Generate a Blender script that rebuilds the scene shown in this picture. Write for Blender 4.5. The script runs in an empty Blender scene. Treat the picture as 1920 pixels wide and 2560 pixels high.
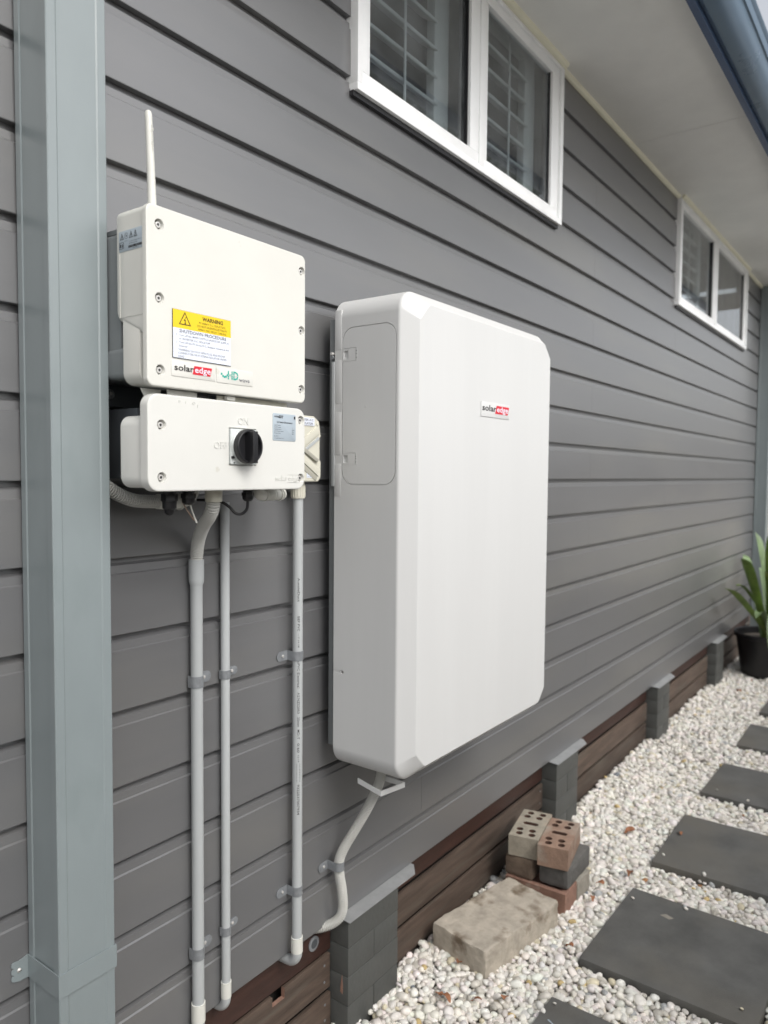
import bpy, bmesh, math, random
import numpy as np
from mathutils import Vector, Matrix
random.seed(7); rng = np.random.default_rng(7)
S = bpy.context.scene
COL = S.collection
PI = math.pi

# ------------------------------------------------------------------ camera, sky, sun, exposure
CAM = Vector((-1.3343, -1.2666, 1.3888)); YAW, PITCH, ROLL, FPX = 0.6349, -0.0518, 0.0084, 1872.3
f_ = Vector((math.cos(PITCH)*math.cos(YAW), math.cos(PITCH)*math.sin(YAW), math.sin(PITCH)))
r_ = f_.cross(Vector((0, 0, 1))).normalized(); u_ = r_.cross(f_)
cr, sr = math.cos(ROLL), math.sin(ROLL)
R_, U_ = cr*r_ + sr*u_, -sr*r_ + cr*u_
cd = bpy.data.cameras.new('camera'); cam = bpy.data.objects.new('camera', cd); COL.objects.link(cam)
cam.matrix_world = Matrix(((R_.x, U_.x, -f_.x, CAM.x), (R_.y, U_.y, -f_.y, CAM.y), (R_.z, U_.z, -f_.z, CAM.z), (0, 0, 0, 1)))
cd.sensor_fit = 'VERTICAL'; cd.sensor_height = 36; cd.sensor_width = 27; cd.lens = FPX/2560*36
cd.clip_start = 0.05; cd.clip_end = 500
cd.dof.use_dof = True; cd.dof.focus_distance = 1.58; cd.dof.aperture_fstop = 3.6
S.camera = cam

SUN_EL, SUN_AZ = math.radians(44), math.radians(-102)      # azimuth measured from +X, sun stands out over the path and down the wall
w = bpy.data.worlds.new('World'); S.world = w; w.use_nodes = True
nt = w.node_tree; bg = nt.nodes['Background']
sky = nt.nodes.new('ShaderNodeTexSky'); sky.sky_type = 'NISHITA'; sky.sun_disc = False
sky.sun_elevation = SUN_EL; sky.sun_rotation = PI/2 - SUN_AZ
sky.air_density = 1.0; sky.dust_density = 4.0; sky.ozone_density = 1.0
hs = nt.nodes.new('ShaderNodeHueSaturation'); hs.inputs['Saturation'].default_value = 0.22; hs.inputs['Value'].default_value = 1.0
nt.links.new(sky.outputs[0], hs.inputs['Color']); nt.links.new(hs.outputs[0], bg.inputs['Color'])
bg.inputs['Strength'].default_value = 0.15
sd = bpy.data.lights.new('sun', 'SUN'); sun = bpy.data.objects.new('sun', sd); COL.objects.link(sun)
sd.energy = 0.6; sd.angle = math.radians(30); sd.color = (1, 0.96, 0.90)
sdir = Vector((math.cos(SUN_EL)*math.cos(SUN_AZ), math.cos(SUN_EL)*math.sin(SUN_AZ), math.sin(SUN_EL)))
sun.rotation_euler = sdir.to_track_quat('Z', 'Y').to_euler()
S.view_settings.view_transform = 'Standard'; S.view_settings.look = 'None'
S.view_settings.exposure = 0.70; S.view_settings.gamma = 1; S.view_settings.use_curve_mapping = False
S.render.engine = 'CYCLES'
S.cycles.max_bounces = 8; S.cycles.diffuse_bounces = 4; S.cycles.transparent_max_bounces = 12
S.cycles.sample_clamp_indirect = 6

# ------------------------------------------------------------------ materials
def mat(name, col, rough=0.5, metal=0.0, vary=0.06, scale=8.0, stretch=(1, 1, 1), bump=0.0, bscale=200.0, spec=0.5,
        objvar=0.0, spots=None, coat=0.0, ior=1.5):
    m = bpy.data.materials.new(name); m.use_nodes = True; t = m.node_tree; N, L = t.nodes, t.links
    b = N['Principled BSDF']; b.inputs['Roughness'].default_value = rough; b.inputs['Metallic'].default_value = metal
    b.inputs['Specular IOR Level'].default_value = spec; b.inputs['Coat Weight'].default_value = coat; b.inputs['IOR'].default_value = ior; b.inputs['Coat Roughness'].default_value = 0.3
    tc = N.new('ShaderNodeTexCoord'); mp = N.new('ShaderNodeMapping'); mp.inputs['Scale'].default_value = stretch
    L.new(tc.outputs['Object'], mp.inputs['Vector'])
    n = N.new('ShaderNodeTexNoise'); n.inputs['Scale'].default_value = scale; n.inputs['Detail'].default_value = 7
    n.inputs['Roughness'].default_value = 0.62; L.new(mp.outputs[0], n.inputs['Vector'])
    r = N.new('ShaderNodeMapRange'); r.inputs['From Min'].default_value = 0.3; r.inputs['From Max'].default_value = 0.7
    r.inputs['To Min'].default_value = 1-vary; r.inputs['To Max'].default_value = 1+vary; L.new(n.outputs['Fac'], r.inputs['Value'])
    val = r.outputs[0]
    if objvar:
        oi = N.new('ShaderNodeObjectInfo'); r2 = N.new('ShaderNodeMapRange')
        r2.inputs['To Min'].default_value = 1-objvar; r2.inputs['To Max'].default_value = 1+objvar
        L.new(oi.outputs['Random'], r2.inputs['Value']); mm = N.new('ShaderNodeMath'); mm.operation = 'MULTIPLY'
        L.new(val, mm.inputs[0]); L.new(r2.outputs[0], mm.inputs[1]); val = mm.outputs[0]
    h = N.new('ShaderNodeVectorMath'); h.operation = 'SCALE'; h.inputs[0].default_value = col[:3]; L.new(val, h.inputs['Scale'])
    out = h.outputs[0]
    if spots:                      # (colour, noise scale, threshold, softness)
        n2 = N.new('ShaderNodeTexNoise'); n2.inputs['Scale'].default_value = spots[1]; n2.inputs['Detail'].default_value = 5
        L.new(mp.outputs[0], n2.inputs['Vector'])
        r3 = N.new('ShaderNodeMapRange'); r3.inputs['From Min'].default_value = spots[2]; r3.inputs['From Max'].default_value = spots[2]+spots[3]
        L.new(n2.outputs['Fac'], r3.inputs['Value'])
        mx = N.new('ShaderNodeMix'); mx.data_type = 'RGBA'; L.new(r3.outputs[0], mx.inputs['Factor']); L.new(out, mx.inputs['A'])
        mx.inputs['B'].default_value = (*spots[0], 1); out = mx.outputs['Result']
    L.new(out, b.inputs['Base Color'])
    rr = N.new('ShaderNodeMapRange'); rr.inputs['To Min'].default_value = max(0.02, rough-0.08); rr.inputs['To Max'].default_value = min(1, rough+0.08)
    L.new(n.outputs['Fac'], rr.inputs['Value']); L.new(rr.outputs[0], b.inputs['Roughness'])
    if bump:
        nb = N.new('ShaderNodeTexNoise'); nb.inputs['Scale'].default_value = bscale; nb.inputs['Detail'].default_value = 4
        L.new(mp.outputs[0], nb.inputs['Vector'])
        bp = N.new('ShaderNodeBump'); bp.inputs['Strength'].default_value = bump; bp.inputs['Distance'].default_value = 0.002
        L.new(nb.outputs['Fac'], bp.inputs['Height']); L.new(bp.outputs[0], b.inputs['Normal'])
    return m

M = {}
M['board'] = mat('board_paint', (0.122, 0.123, 0.127), 0.31, vary=0.07, scale=2.6, stretch=(0.5, 1, 3), spec=1.0, ior=1.68,
                 spots=((0.145, 0.143, 0.138), 1.7, 0.50, 0.25))
M['pipe_green'] = mat('downpipe_paint', (0.215, 0.250, 0.258), 0.36, spec=0.9, vary=0.08, scale=5, stretch=(1, 1, 0.5), spots=((0.175, 0.215, 0.215), 7, 0.58, 0.2))
M['white'] = mat('battery_shell', (0.60, 0.605, 0.60), 0.45, vary=0.018, scale=4, stretch=(3, 3, 0.25))
M['cream'] = mat('inverter_shell', (0.645, 0.642, 0.60), 0.45, vary=0.03, scale=6, spots=((0.56, 0.55, 0.50), 38, 0.73, 0.05))
M['whiteb'] = mat('switch_shell', (0.64, 0.64, 0.61), 0.45, vary=0.03, scale=6, spots=((0.56, 0.55, 0.50), 38, 0.74, 0.05))
M['iso'] = mat('isolator_shell', (0.60, 0.585, 0.50), 0.45, vary=0.04)
M['isod'] = mat('isolator_recess', (0.36, 0.35, 0.30), 0.5, vary=0.04)
M['frame'] = mat('window_frame_white', (0.88, 0.89, 0.89), 0.35, vary=0.04, scale=10)
M['trim'] = mat('eave_trim_cream', (0.78, 0.76, 0.60), 0.45, vary=0.05)
M['soffit'] = mat('soffit_paint', (0.86, 0.86, 0.83), 0.6, vary=0.05, scale=3)
M['navy'] = mat('fascia_steel', (0.06, 0.10, 0.19), 0.35, vary=0.06)
M['gutter'] = mat('gutter_steel', (0.115, 0.175, 0.245), 0.30, metal=0.2, vary=0.05, scale=3)
M['conduit'] = mat('grey_pvc', (0.42, 0.44, 0.445), 0.38, vary=0.04, scale=14, stretch=(1, 1, .3), spots=((0.38, 0.385, 0.38), 90, 0.75, 0.03))
M['collar'] = mat('pale_pvc', (0.66, 0.66, 0.61), 0.4, vary=0.04)
M['flex'] = mat('corrugated_pvc', (0.56, 0.56, 0.53), 0.5, vary=0.06, scale=20)
M['galv'] = mat('galvanised_steel', (0.27, 0.285, 0.30), 0.42, metal=0.35, vary=0.18, scale=60, bump=0.1, bscale=300)
M['steel'] = mat('screw_steel', (0.62, 0.61, 0.59), 0.28, metal=0.35, vary=0.1)
M['hole'] = mat('socket_dark', (0.02, 0.02, 0.02), 0.6, vary=0.02)
M['alum'] = mat('heatsink_grey', (0.20, 0.215, 0.22), 0.45, metal=0.3, vary=0.06)
M['rail'] = mat('mount_rail', (0.10, 0.11, 0.12), 0.5, metal=0.4, vary=0.06)
M['black'] = mat('black_plastic', (0.012, 0.012, 0.014), 0.38, vary=0.1)
M['plate'] = mat('switch_plate', (0.60, 0.63, 0.62), 0.3, metal=0.1, vary=0.04)
M['yellow'] = mat('sign_yellow', (0.78, 0.56, 0.01), 0.35, vary=0.02)
M['signw'] = mat('sign_white', (0.72, 0.76, 0.85), 0.3, vary=0.02)
M['ink'] = mat('black_print', (0.02, 0.018, 0.018), 0.5, vary=0.02)
M['inkbrown'] = mat('sign_print_dark', (0.05, 0.025, 0.005), 0.5, vary=0.02)
M['inkgrey'] = mat('sign_print_grey', (0.10, 0.105, 0.13), 0.5, vary=0.02)
M['red'] = mat('logo_red', (0.62, 0.012, 0.03), 0.4, vary=0.02)
M['teal'] = mat('logo_teal', (0.0, 0.36, 0.29), 0.4, vary=0.02)
M['sticker'] = mat('sticker_blue_grey', (0.37, 0.43, 0.48), 0.4, vary=0.03)
M['pier'] = mat('pier_paint', (0.078, 0.081, 0.077), 0.6, vary=0.10, scale=14, bump=0.6, bscale=60, objvar=0.05)
M['mortar'] = mat('painted_mortar', (0.072, 0.075, 0.071), 0.75, vary=0.15, scale=40, bump=0.8, bscale=120)
M['capm'] = mat('ant_cap_steel', (0.42, 0.43, 0.435), 0.5, metal=0.5, vary=0.1, scale=30)
M['bearer'] = mat('red_brown_timber', (0.042, 0.018, 0.013), 0.55, vary=0.35, scale=14, stretch=(0.6, 3, 6), bump=0.3, bscale=90)
M['slat'] = mat('weathered_timber', (0.085, 0.060, 0.046), 0.65, vary=0.40, scale=10, stretch=(0.5, 3, 5), bump=0.5, bscale=80, objvar=0.22, spots=((0.105, 0.090, 0.073), 6, 0.52, 0.25))
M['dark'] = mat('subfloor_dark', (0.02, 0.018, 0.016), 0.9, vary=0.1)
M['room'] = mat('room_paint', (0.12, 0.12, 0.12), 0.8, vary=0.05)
M['shutter'] = mat('shutter_white', (0.52, 0.54, 0.54), 0.4, vary=0.03)
M['block'] = mat('old_concrete', (0.43, 0.385, 0.32), 0.9, vary=0.25, scale=19, bump=1.0, bscale=70, spots=((0.17, 0.13, 0.09), 13, 0.56, 0.14))
M['paver'] = mat('charcoal_paver', (0.118, 0.118, 0.112), 0.72, vary=0.26, scale=7.0, bump=0.5, bscale=300, objvar=0.07, spots=((0.150, 0.140, 0.118), 2.6, 0.47, 0.28))
M['bk_pale'] = mat('pale_brick', (0.31, 0.28, 0.225), 0.9, vary=0.2, scale=25, bump=0.9, bscale=120, spots=((0.42, 0.26, 0.19), 12, 0.60, 0.15))
M['bk_pink'] = mat('pink_brick', (0.28, 0.185, 0.135), 0.9, vary=0.2, scale=25, bump=0.9, bscale=120, spots=((0.33, 0.28, 0.23), 14, 0.48, 0.2))
M['bk_red'] = mat('red_brick', (0.27, 0.155, 0.115), 0.9, vary=0.2, scale=25, bump=0.9, bscale=120, spots=((0.40, 0.30, 0.24), 16, 0.62, 0.1))
M['bk_brown'] = mat('brown_brick', (0.155, 0.115, 0.085), 0.9, vary=0.25, scale=25, bump=0.9, bscale=120)
M['bk_dark'] = mat('dark_grey_brick', (0.115, 0.112, 0.105), 0.9, vary=0.25, scale=25, bump=0.9, bscale=120)
M['holeshade'] = mat('brick_core_shade', (0.085, 0.045, 0.032), 0.95, vary=0.2, scale=40)  # reddish fill, darkened to paint in the shade deep inside the holes
M['bk_grey'] = mat('grey_brick', (0.29, 0.27, 0.23), 0.9, vary=0.2, scale=25, bump=0.9, bscale=120)
M['leafdry'] = mat('dry_leaf', (0.34, 0.15, 0.075), 0.7, vary=0.3, scale=40, objvar=0.3)
M['soil'] = mat('soil', (0.14, 0.12, 0.10), 0.95, vary=0.3, scale=30, bump=0.6, bscale=90)
M['leaf'] = mat('strap_leaf', (0.12, 0.19, 0.035), 0.42, vary=0.4, scale=7, objvar=0.3, spots=((0.26, 0.30, 0.07), 5, 0.55, 0.2))
M['leafpale'] = mat('strap_leaf_pale', (0.17, 0.24, 0.12), 0.45, vary=0.3, scale=8, objvar=0.2)
M['bounce'] = mat('bounce_pale', (0.42, 0.41, 0.39), 0.85, vary=0.1, scale=2)
M['garden'] = mat('garden_wall_render', (0.78, 0.75, 0.66), 0.8, vary=0.04)
M['shade_fence'] = mat('fence_timber', (0.34, 0.33, 0.31), 0.8, vary=0.15, scale=8, stretch=(3, 3, .4), objvar=0.2)
M['bark'] = mat('bark', (0.12, 0.09, 0.065), 0.9, vary=0.3, scale=20)
M['treeleaf'] = mat('tree_leaf', (0.055, 0.095, 0.035), 0.6, vary=0.3, scale=3)
M['unseen_roof'] = mat('roof_steel', (0.14, 0.16, 0.18), 0.5, vary=0.05)

def glass_mat():
    m = bpy.data.materials.new('window_glass'); m.use_nodes = True; t = m.node_tree; N, L = t.nodes, t.links
    N.remove(N['Principled BSDF']); o = N['Material Output']
    tr = N.new('ShaderNodeBsdfTransparent'); tr.inputs[0].default_value = (0.86, 0.89, 0.90, 1)
    gl = N.new('ShaderNodeBsdfGlossy'); gl.inputs['Roughness'].default_value = 0.03
    df = N.new('ShaderNodeBsdfDiffuse'); df.inputs[0].default_value = (0.45, 0.47, 0.48, 1)
    tc = N.new('ShaderNodeTexCoord'); n = N.new('ShaderNodeTexNoise'); n.inputs['Scale'].default_value = 9; n.inputs['Detail'].default_value = 8
    L.new(tc.outputs['Object'], n.inputs['Vector'])
    r = N.new('ShaderNodeMapRange'); r.inputs['From Min'].default_value = 0.4; r.inputs['From Max'].default_value = 0.75
    r.inputs['To Min'].default_value = 0.03; r.inputs['To Max'].default_value = 0.13; L.new(n.outputs['Fac'], r.inputs['Value'])
    ge = N.new('ShaderNodeNewGeometry'); dt = N.new('ShaderNodeVectorMath'); dt.operation = 'DOT_PRODUCT'
    L.new(ge.outputs['Normal'], dt.inputs[0]); L.new(ge.outputs['Incoming'], dt.inputs[1])
    ab = N.new('ShaderNodeMath'); ab.operation = 'ABSOLUTE'; L.new(dt.outputs['Value'], ab.inputs[0])
    om = N.new('ShaderNodeMath'); om.operation = 'SUBTRACT'; om.inputs[0].default_value = 1; L.new(ab.outputs[0], om.inputs[1])
    pw = N.new('ShaderNodeMath'); pw.operation = 'POWER'; L.new(om.outputs[0], pw.inputs[0]); pw.inputs[1].default_value = 4
    fr = N.new('ShaderNodeMath'); fr.operation = 'MULTIPLY_ADD'; L.new(pw.outputs[0], fr.inputs[0]); fr.inputs[1].default_value = 0.92; fr.inputs[2].default_value = 0.07
    a = N.new('ShaderNodeMixShader'); b = N.new('ShaderNodeMixShader')
    L.new(fr.outputs[0], a.inputs[0]); L.new(tr.outputs[0], a.inputs[1]); L.new(gl.outputs[0], a.inputs[2])
    L.new(r.outputs[0], b.inputs[0]); L.new(a.outputs[0], b.inputs[1]); L.new(df.outputs[0], b.inputs[2])
    L.new(b.outputs[0], o.inputs[0]); return m
M['glass'] = glass_mat()
def attr_mat(name, rough):
    m = bpy.data.materials.new(name); m.use_nodes = True; t = m.node_tree; b = t.nodes['Principled BSDF']
    a = t.nodes.new('ShaderNodeAttribute'); a.attribute_name = 'tint'
    tc = t.nodes.new('ShaderNodeTexCoord'); n = t.nodes.new('ShaderNodeTexNoise'); n.inputs['Scale'].default_value = 60; n.inputs['Detail'].default_value = 5
    t.links.new(tc.outputs['Object'], n.inputs['Vector'])
    r = t.nodes.new('ShaderNodeMapRange'); r.inputs['From Min'].default_value = .3; r.inputs['From Max'].default_value = .7
    r.inputs['To Min'].default_value = 0.86; r.inputs['To Max'].default_value = 1.08; t.links.new(n.outputs['Fac'], r.inputs['Value'])
    v = t.nodes.new('ShaderNodeVectorMath'); v.operation = 'SCALE'; t.links.new(a.outputs['Color'], v.inputs[0]); t.links.new(r.outputs[0], v.inputs['Scale'])
    t.links.new(v.outputs[0], b.inputs['Base Color']); b.inputs['Roughness'].default_value = rough; return m
M['pebble'] = attr_mat('pebble', 0.62)

# ------------------------------------------------------------------ mesh helpers
class MB:
    """collects world-space geometry, then becomes one mesh object"""
    def __init__(s): s.v = []; s.f = []; s.m = []; s.mats = []
    def _mi(s, m):
        if m not in s.mats: s.mats.append(m)
        return s.mats.index(m)
    def add(s, vs, fs, m):
        o = len(s.v); s.v.extend([tuple(p) for p in vs]); k = s._mi(m)
        for f in fs: s.f.append(tuple(i+o for i in f)); s.m.append(k)
        return s
    def box(s, x0, x1, y0, y1, z0, z1, m, bev=0.0, seg=2, rot=None, piv=None):
        bm = bmesh.new(); bmesh.ops.create_cube(bm, size=1)
        for v in bm.verts:
            v.co = Vector(((x0+x1)/2+v.co.x*(x1-x0), (y0+y1)/2+v.co.y*(y1-y0), (z0+z1)/2+v.co.z*(z1-z0)))
        if bev: bmesh.ops.bevel(bm, geom=bm.edges[:], offset=bev, segments=seg, profile=0.6, affect='EDGES')
        if rot is not None:
            pv = Vector(piv if piv else ((x0+x1)/2, (y0+y1)/2, (z0+z1)/2))
            for v in bm.verts: v.co = pv + rot @ (v.co-pv)
        bm.verts.index_update()
        s.add([v.co[:] for v in bm.verts], [[v.index for v in f.verts] for f in bm.faces], m); bm.free(); return s
    def loft(s, loops, m, cap0=True, cap1=True, closed=True):
        n = len(loops[0]); vs = [p for l in loops for p in l]; fs = []
        for i in range(len(loops)-1):
            for j in range(n if closed else n-1):
                a, b = i*n+j, i*n+(j+1) % n; fs.append((a, b, b+n, a+n))
        if cap0: fs.append(tuple(range(n-1, -1, -1)))
        if cap1: fs.append(tuple(range((len(loops)-1)*n, len(loops)*n)))
        return s.add(vs, fs, m)
    def tube(s, path, rad, m, n=16, cap=True, smooth=True):
        P = [Vector(p) for p in path]; loops = []; rad = rad if hasattr(rad, '__len__') else [rad]*len(P)
        t = (P[1]-P[0]).normalized(); ref = Vector((0, 0, 1)) if abs(t.z) < .9 else Vector((1, 0, 0))
        a = t.cross(ref).normalized()
        for i, p in enumerate(P):
            t = (P[min(i+1, len(P)-1)]-P[max(i-1, 0)]).normalized()
            a = (a - t*a.dot(t)).normalized(); b = t.cross(a)
            loops.append([p+(a*math.cos(q)+b*math.sin(q))*rad[i] for q in [2*PI*k/n for k in range(n)]])
        return s.loft(loops, m, cap, cap)
    def cyl(s, p, q, r, m, n=24, bev=0.0):
        p, q = Vector(p), Vector(q); d = (q-p).normalized()
        if bev: return s.tube([p, p+d*bev*.01, p+d*bev, q-d*bev, q-d*bev*.01, q], [r-bev, r-bev*.6, r, r, r-bev*.6, r-bev], m, n)
        return s.tube([p, q], [r, r], m, n)
    def build(s, name, parent=None, sharp=32, matrix=None):
        me = bpy.data.meshes.new(name); org = Vector((0, 0, 0))
        p = parent
        while p is not None: org += p.location; p = p.parent
        me.from_pydata([(x-org.x, y-org.y, z-org.z) for x, y, z in s.v], [], s.f)
        for m in s.mats: me.materials.append(m)
        me.polygons.foreach_set('material_index', s.m)
        bm = bmesh.new(); bm.from_mesh(me); bmesh.ops.recalc_face_normals(bm, faces=bm.faces); bm.to_mesh(me); bm.free()
        me.shade_smooth(); me.set_sharp_from_angle(angle=math.radians(sharp))
        o = bpy.data.objects.new(name, me); COL.objects.link(o)
        if parent: o.parent = parent
        return o

def label(o, lab=None, cat=None, group=None, kind=None):
    if lab: o['label'] = lab
    if cat: o['category'] = cat
    if group: o['group'] = group
    if kind: o['kind'] = kind
    return o
def thing(name, loc, lab, cat, group=None):
    o = bpy.data.objects.new(name, None); o.empty_display_size = 0.05; COL.objects.link(o); o.location = loc
    return label(o, lab, cat, group)
def dup(o, loc=None, rot=None, lab=None):
    c = o.copy(); COL.objects.link(c)
    if loc is not None: c.location = loc
    if rot is not None: c.rotation_euler = rot
    if lab: c['label'] = lab
    for ch in list(o.children):
        k = dup(ch); k.parent = c
    return c
def cut(o, mb, sharp=32):
    """subtract the collected shapes from a mesh (applied at once)"""
    org = Vector((0, 0, 0)); p = o.parent
    while p is not None: org += p.location; p = p.parent
    c = mb.build('cutter'); c.location = (0, 0, 0)
    bm = bmesh.new(); bm.from_mesh(c.data); bmesh.ops.translate(bm, vec=-org, verts=bm.verts); bm.to_mesh(c.data); bm.free()
    par = o.parent; o.parent = None; o.modifiers.clear()
    for mm in c.data.materials:
        if mm.name not in [x.name for x in o.data.materials]: o.data.materials.append(mm)
    md = o.modifiers.new('b', 'BOOLEAN'); md.object = c; md.operation = 'DIFFERENCE'; md.solver = 'EXACT'
    md.material_mode = 'TRANSFER'
    bpy.context.view_layer.update()
    dg = bpy.context.evaluated_depsgraph_get(); me = bpy.data.meshes.new_from_object(o.evaluated_get(dg))
    o.modifiers.clear(); old = o.data; me.name = old.name; o.data = me
    me.shade_smooth(); me.set_sharp_from_angle(angle=math.radians(sharp))
    bpy.data.objects.remove(c); o.parent = par
    wn = o.modifiers.new('weighted_normal', 'WEIGHTED_NORMAL'); wn.keep_sharp = True; wn.mode = 'FACE_AREA'; wn.weight = 80
    return o

def rr(x0, x1, z0, z1, r, n=6, y=0.0, inset=0.0, plane='y', cutk=None):
    """rounded rectangle loop; cutk = straight corner cut instead of an arc. plane 'y': (u,v)->(x,z) at y; plane 'x': (u,v)->(y,z) at x"""
    x0 += inset; x1 -= inset; z0 += inset; z1 -= inset; r = max(r-inset, 0.0004); pts = []
    for cx, cz, a0 in ((x1-r, z1-r, 0), (x0+r, z1-r, 90), (x0+r, z0+r, 180), (x1-r, z0+r, 270)):
        A = math.radians(a0)
        p0 = (cx+r*math.cos(A), cz+r*math.sin(A)); p1 = (cx+r*math.cos(A+PI/2), cz+r*math.sin(A+PI/2))
        for k in range(n+1):
            t = k/n
            if cutk: pts.append((p0[0]+(p1[0]-p0[0])*t, p0[1]+(p1[1]-p0[1])*t))
            else: pts.append((cx+r*math.cos(A+PI/2*t), cz+r*math.sin(A+PI/2*t)))
    return [(u, y, v) for u, v in pts] if plane == 'y' else [(y, u, v) for u, v in pts]
def plate(mb, x0, x1, z0, z1, r, yb, yf, m, e=0.002, plane='y', n=6):
    """rounded plate from depth yb (back) to yf (front) with a softened front edge"""
    d = 1 if yf > yb else -1
    return mb.loft([rr(x0, x1, z0, z1, r, n, yb, 0, plane), rr(x0, x1, z0, z1, r, n, yf-d*e, 0, plane),
                    rr(x0, x1, z0, z1, r, n, yf-d*e*.35, e*.25, plane), rr(x0, x1, z0, z1, r, n, yf, e, plane)], m)
def prism(mb, poly, x0, x1, m, axis='x'):
    """extrude a polygon: axis x: poly=(y,z); y: poly=(x,z); z: poly=(x,y)"""
    g = {'x': lambda a, p: (a, p[0], p[1]), 'y': lambda a, p: (p[0], a, p[1]), 'z': lambda a, p: (p[0], p[1], a)}[axis]
    return mb.loft([[g(x0, p) for p in poly], [g(x1, p) for p in poly]], m)

FRONT = Matrix(((1, 0, 0), (0, 0, -1), (0, 1, 0))).to_4x4()        # text x->X, y->Z, faces -Y
SIDE = Matrix(((0, 0, -1), (-1, 0, 0), (0, 1, 0))).to_4x4()        # text x->-Y, y->Z, faces -X
def text(mb, s, loc, h, m, base=FRONT, align='LEFT', ex=0.0, bold=0.0, sx=1.0, rot=0.0, shear=0.0, width=None):
    c = bpy.data.curves.new('t', 'FONT'); c.body = s; c.size = 1; c.align_x = 'LEFT'; c.extrude = 0.0; c.offset = bold
    c.resolution_u = 2; c.shear = shear
    o = bpy.data.objects.new('t', c); COL.objects.link(o); bpy.context.view_layer.update()
    me = bpy.data.meshes.new_from_object(o.evaluated_get(bpy.context.evaluated_depsgraph_get()))
    k = h/0.70; co = [v.co.copy() for v in me.vertices]
    w0 = (max(v.x for v in co)-min(v.x for v in co))*k if co else 1
    fx = (width/w0) if width else sx
    W = w0*fx; dx = {'LEFT': 0, 'CENTER': -W/2, 'RIGHT': -W}[align]; mx = min(v.x for v in co)
    T = Matrix.Translation(loc) @ base @ Matrix.Rotation(rot, 4, 'Z')
    fs = [list(p.vertices) for p in me.polygons]; n = len(co)
    vs = [T @ Vector(((v.x-mx)*k*fx+dx, v.y*k, 0.0)) for v in co]
    if ex:
        bm = bmesh.new(); bm.from_mesh(me); r = bmesh.ops.extrude_face_region(bm, geom=bm.faces[:])
        for e in r['geom']:
            if isinstance(e, bmesh.types.BMVert): e.co.z += 1
        bm.verts.index_update()
        vs = [T @ Vector(((v.co.x-mx)*k*fx+dx, v.co.y*k, v.co.z*ex)) for v in bm.verts]; fs = [[v.index for v in f.verts] for f in bm.faces]; bm.free()
    mb.add(vs, fs, m); bpy.data.objects.remove(o); bpy.data.curves.remove(c); bpy.data.meshes.remove(me)
    return W
def quad(mb, pts, m): return mb.add(pts, [tuple(range(len(pts)))], m)
def fq(mb, x0, x1, z0, z1, y, m, sk=0.0, tk=0.0003):
    """thin raised print patch on a -Y face"""
    a = [(x0, z0), (x1, z0), (x1+sk, z1), (x0+sk, z1)]
    return prism(mb, a, y, y-tk, m, 'y')
def spline(pts, n=12):
    P = [Vector(p) for p in pts]; P = [P[0]*2-P[1]] + P + [P[-1]*2-P[-2]]; out = []
    for i in range(1, len(P)-2):
        for k in range(n):
            t = k/n; a, b, c, d = P[i-1:i+3]
            out.append(0.5*((2*b)+(c-a)*t+(2*a-5*b+4*c-d)*t*t+(3*b-3*c+d-a)*t**3))
    out.append(P[-2]); return out
def resample(pts, step):
    out = [pts[0]]; acc = 0
    for a, b in zip(pts, pts[1:]):
        L = (b-a).length; d = step-acc
        while d <= L: out.append(a+(b-a)*(d/L)); d += step
        acc = (acc+L) % step if L else acc
    return out
def corrugated(mb, pts, r, m, pitch=0.0032, n=18):
    q = resample(spline(pts, 40), pitch/6); rad = [(r, r, r, r*.95, r*.72, r*.74)[i % 6] for i in range(len(q))]
    return mb.tube(q, rad, m, n)

# ------------------------------------------------------------------ ground, gravel
GZ = -0.165
g = MB(); quad(g, [(-150, -150, GZ), (150, -150, GZ), (150, 150, GZ), (-150, 150, GZ)], M['soil'])
label(g.build('ground'), kind='structure')
g = MB(); quad(g, [(-20, -40, GZ+.004), (40, -40, GZ+.004), (40, -2.8, GZ+.004), (-20, -2.8, GZ+.004)], M['bounce'])  # added pale sheet, out of view, bounces light up to the soffit
label(g.build('bounce_ground'), kind='structure')

PAV = [(0.15, 0.655, 'nearest the bottom edge, with a pale scratch'),
       (0.865, 1.37, 'beside the concrete block and brick stack'),
       (1.61, 2.115, 'third along the path, just past the stack of bricks'),
       (2.40, 2.86, 'fourth along the path, beside the pier past the brick stack'),
       (3.20, 3.64, 'fifth along the path, second before the potted plant'),
       (3.92, 4.42, 'farthest along the path, nearest the potted plant')]
for i, (a, b, t) in enumerate(PAV):
    bm_ = MB(); bm_.box(a, b, -0.93 if i else -0.93, -0.425+0.004*i, GZ+0.003, -0.124, M['paver'], 0.0035, 2, rot=Matrix.Rotation(math.radians([0.5, -0.6, 0.8, -1, 1.2, 0][i]), 3, 'Z'))
    o = bm_.build('paver')
    label(o, 'charcoal square stepping stone ' + t, 'paver', 'stepping stones set in the gravel')
    if i == 0:
        k = MB(); quad(k, [(.556, -.452, -.1236), (.560, -.455, -.1236), (.546, -.483, -.1236), (.543, -.482, -.1236)], M['sticker']); k.build('scratch', o)
    if i == 1:
        k = MB(); quad(k, [(1.255, -.555, -.1236), (1.272, -.57, -.1236), (1.262, -.60, -.1236), (1.246, -.588, -.1236)], M['bk_grey']); k.build('smear', o)

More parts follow.
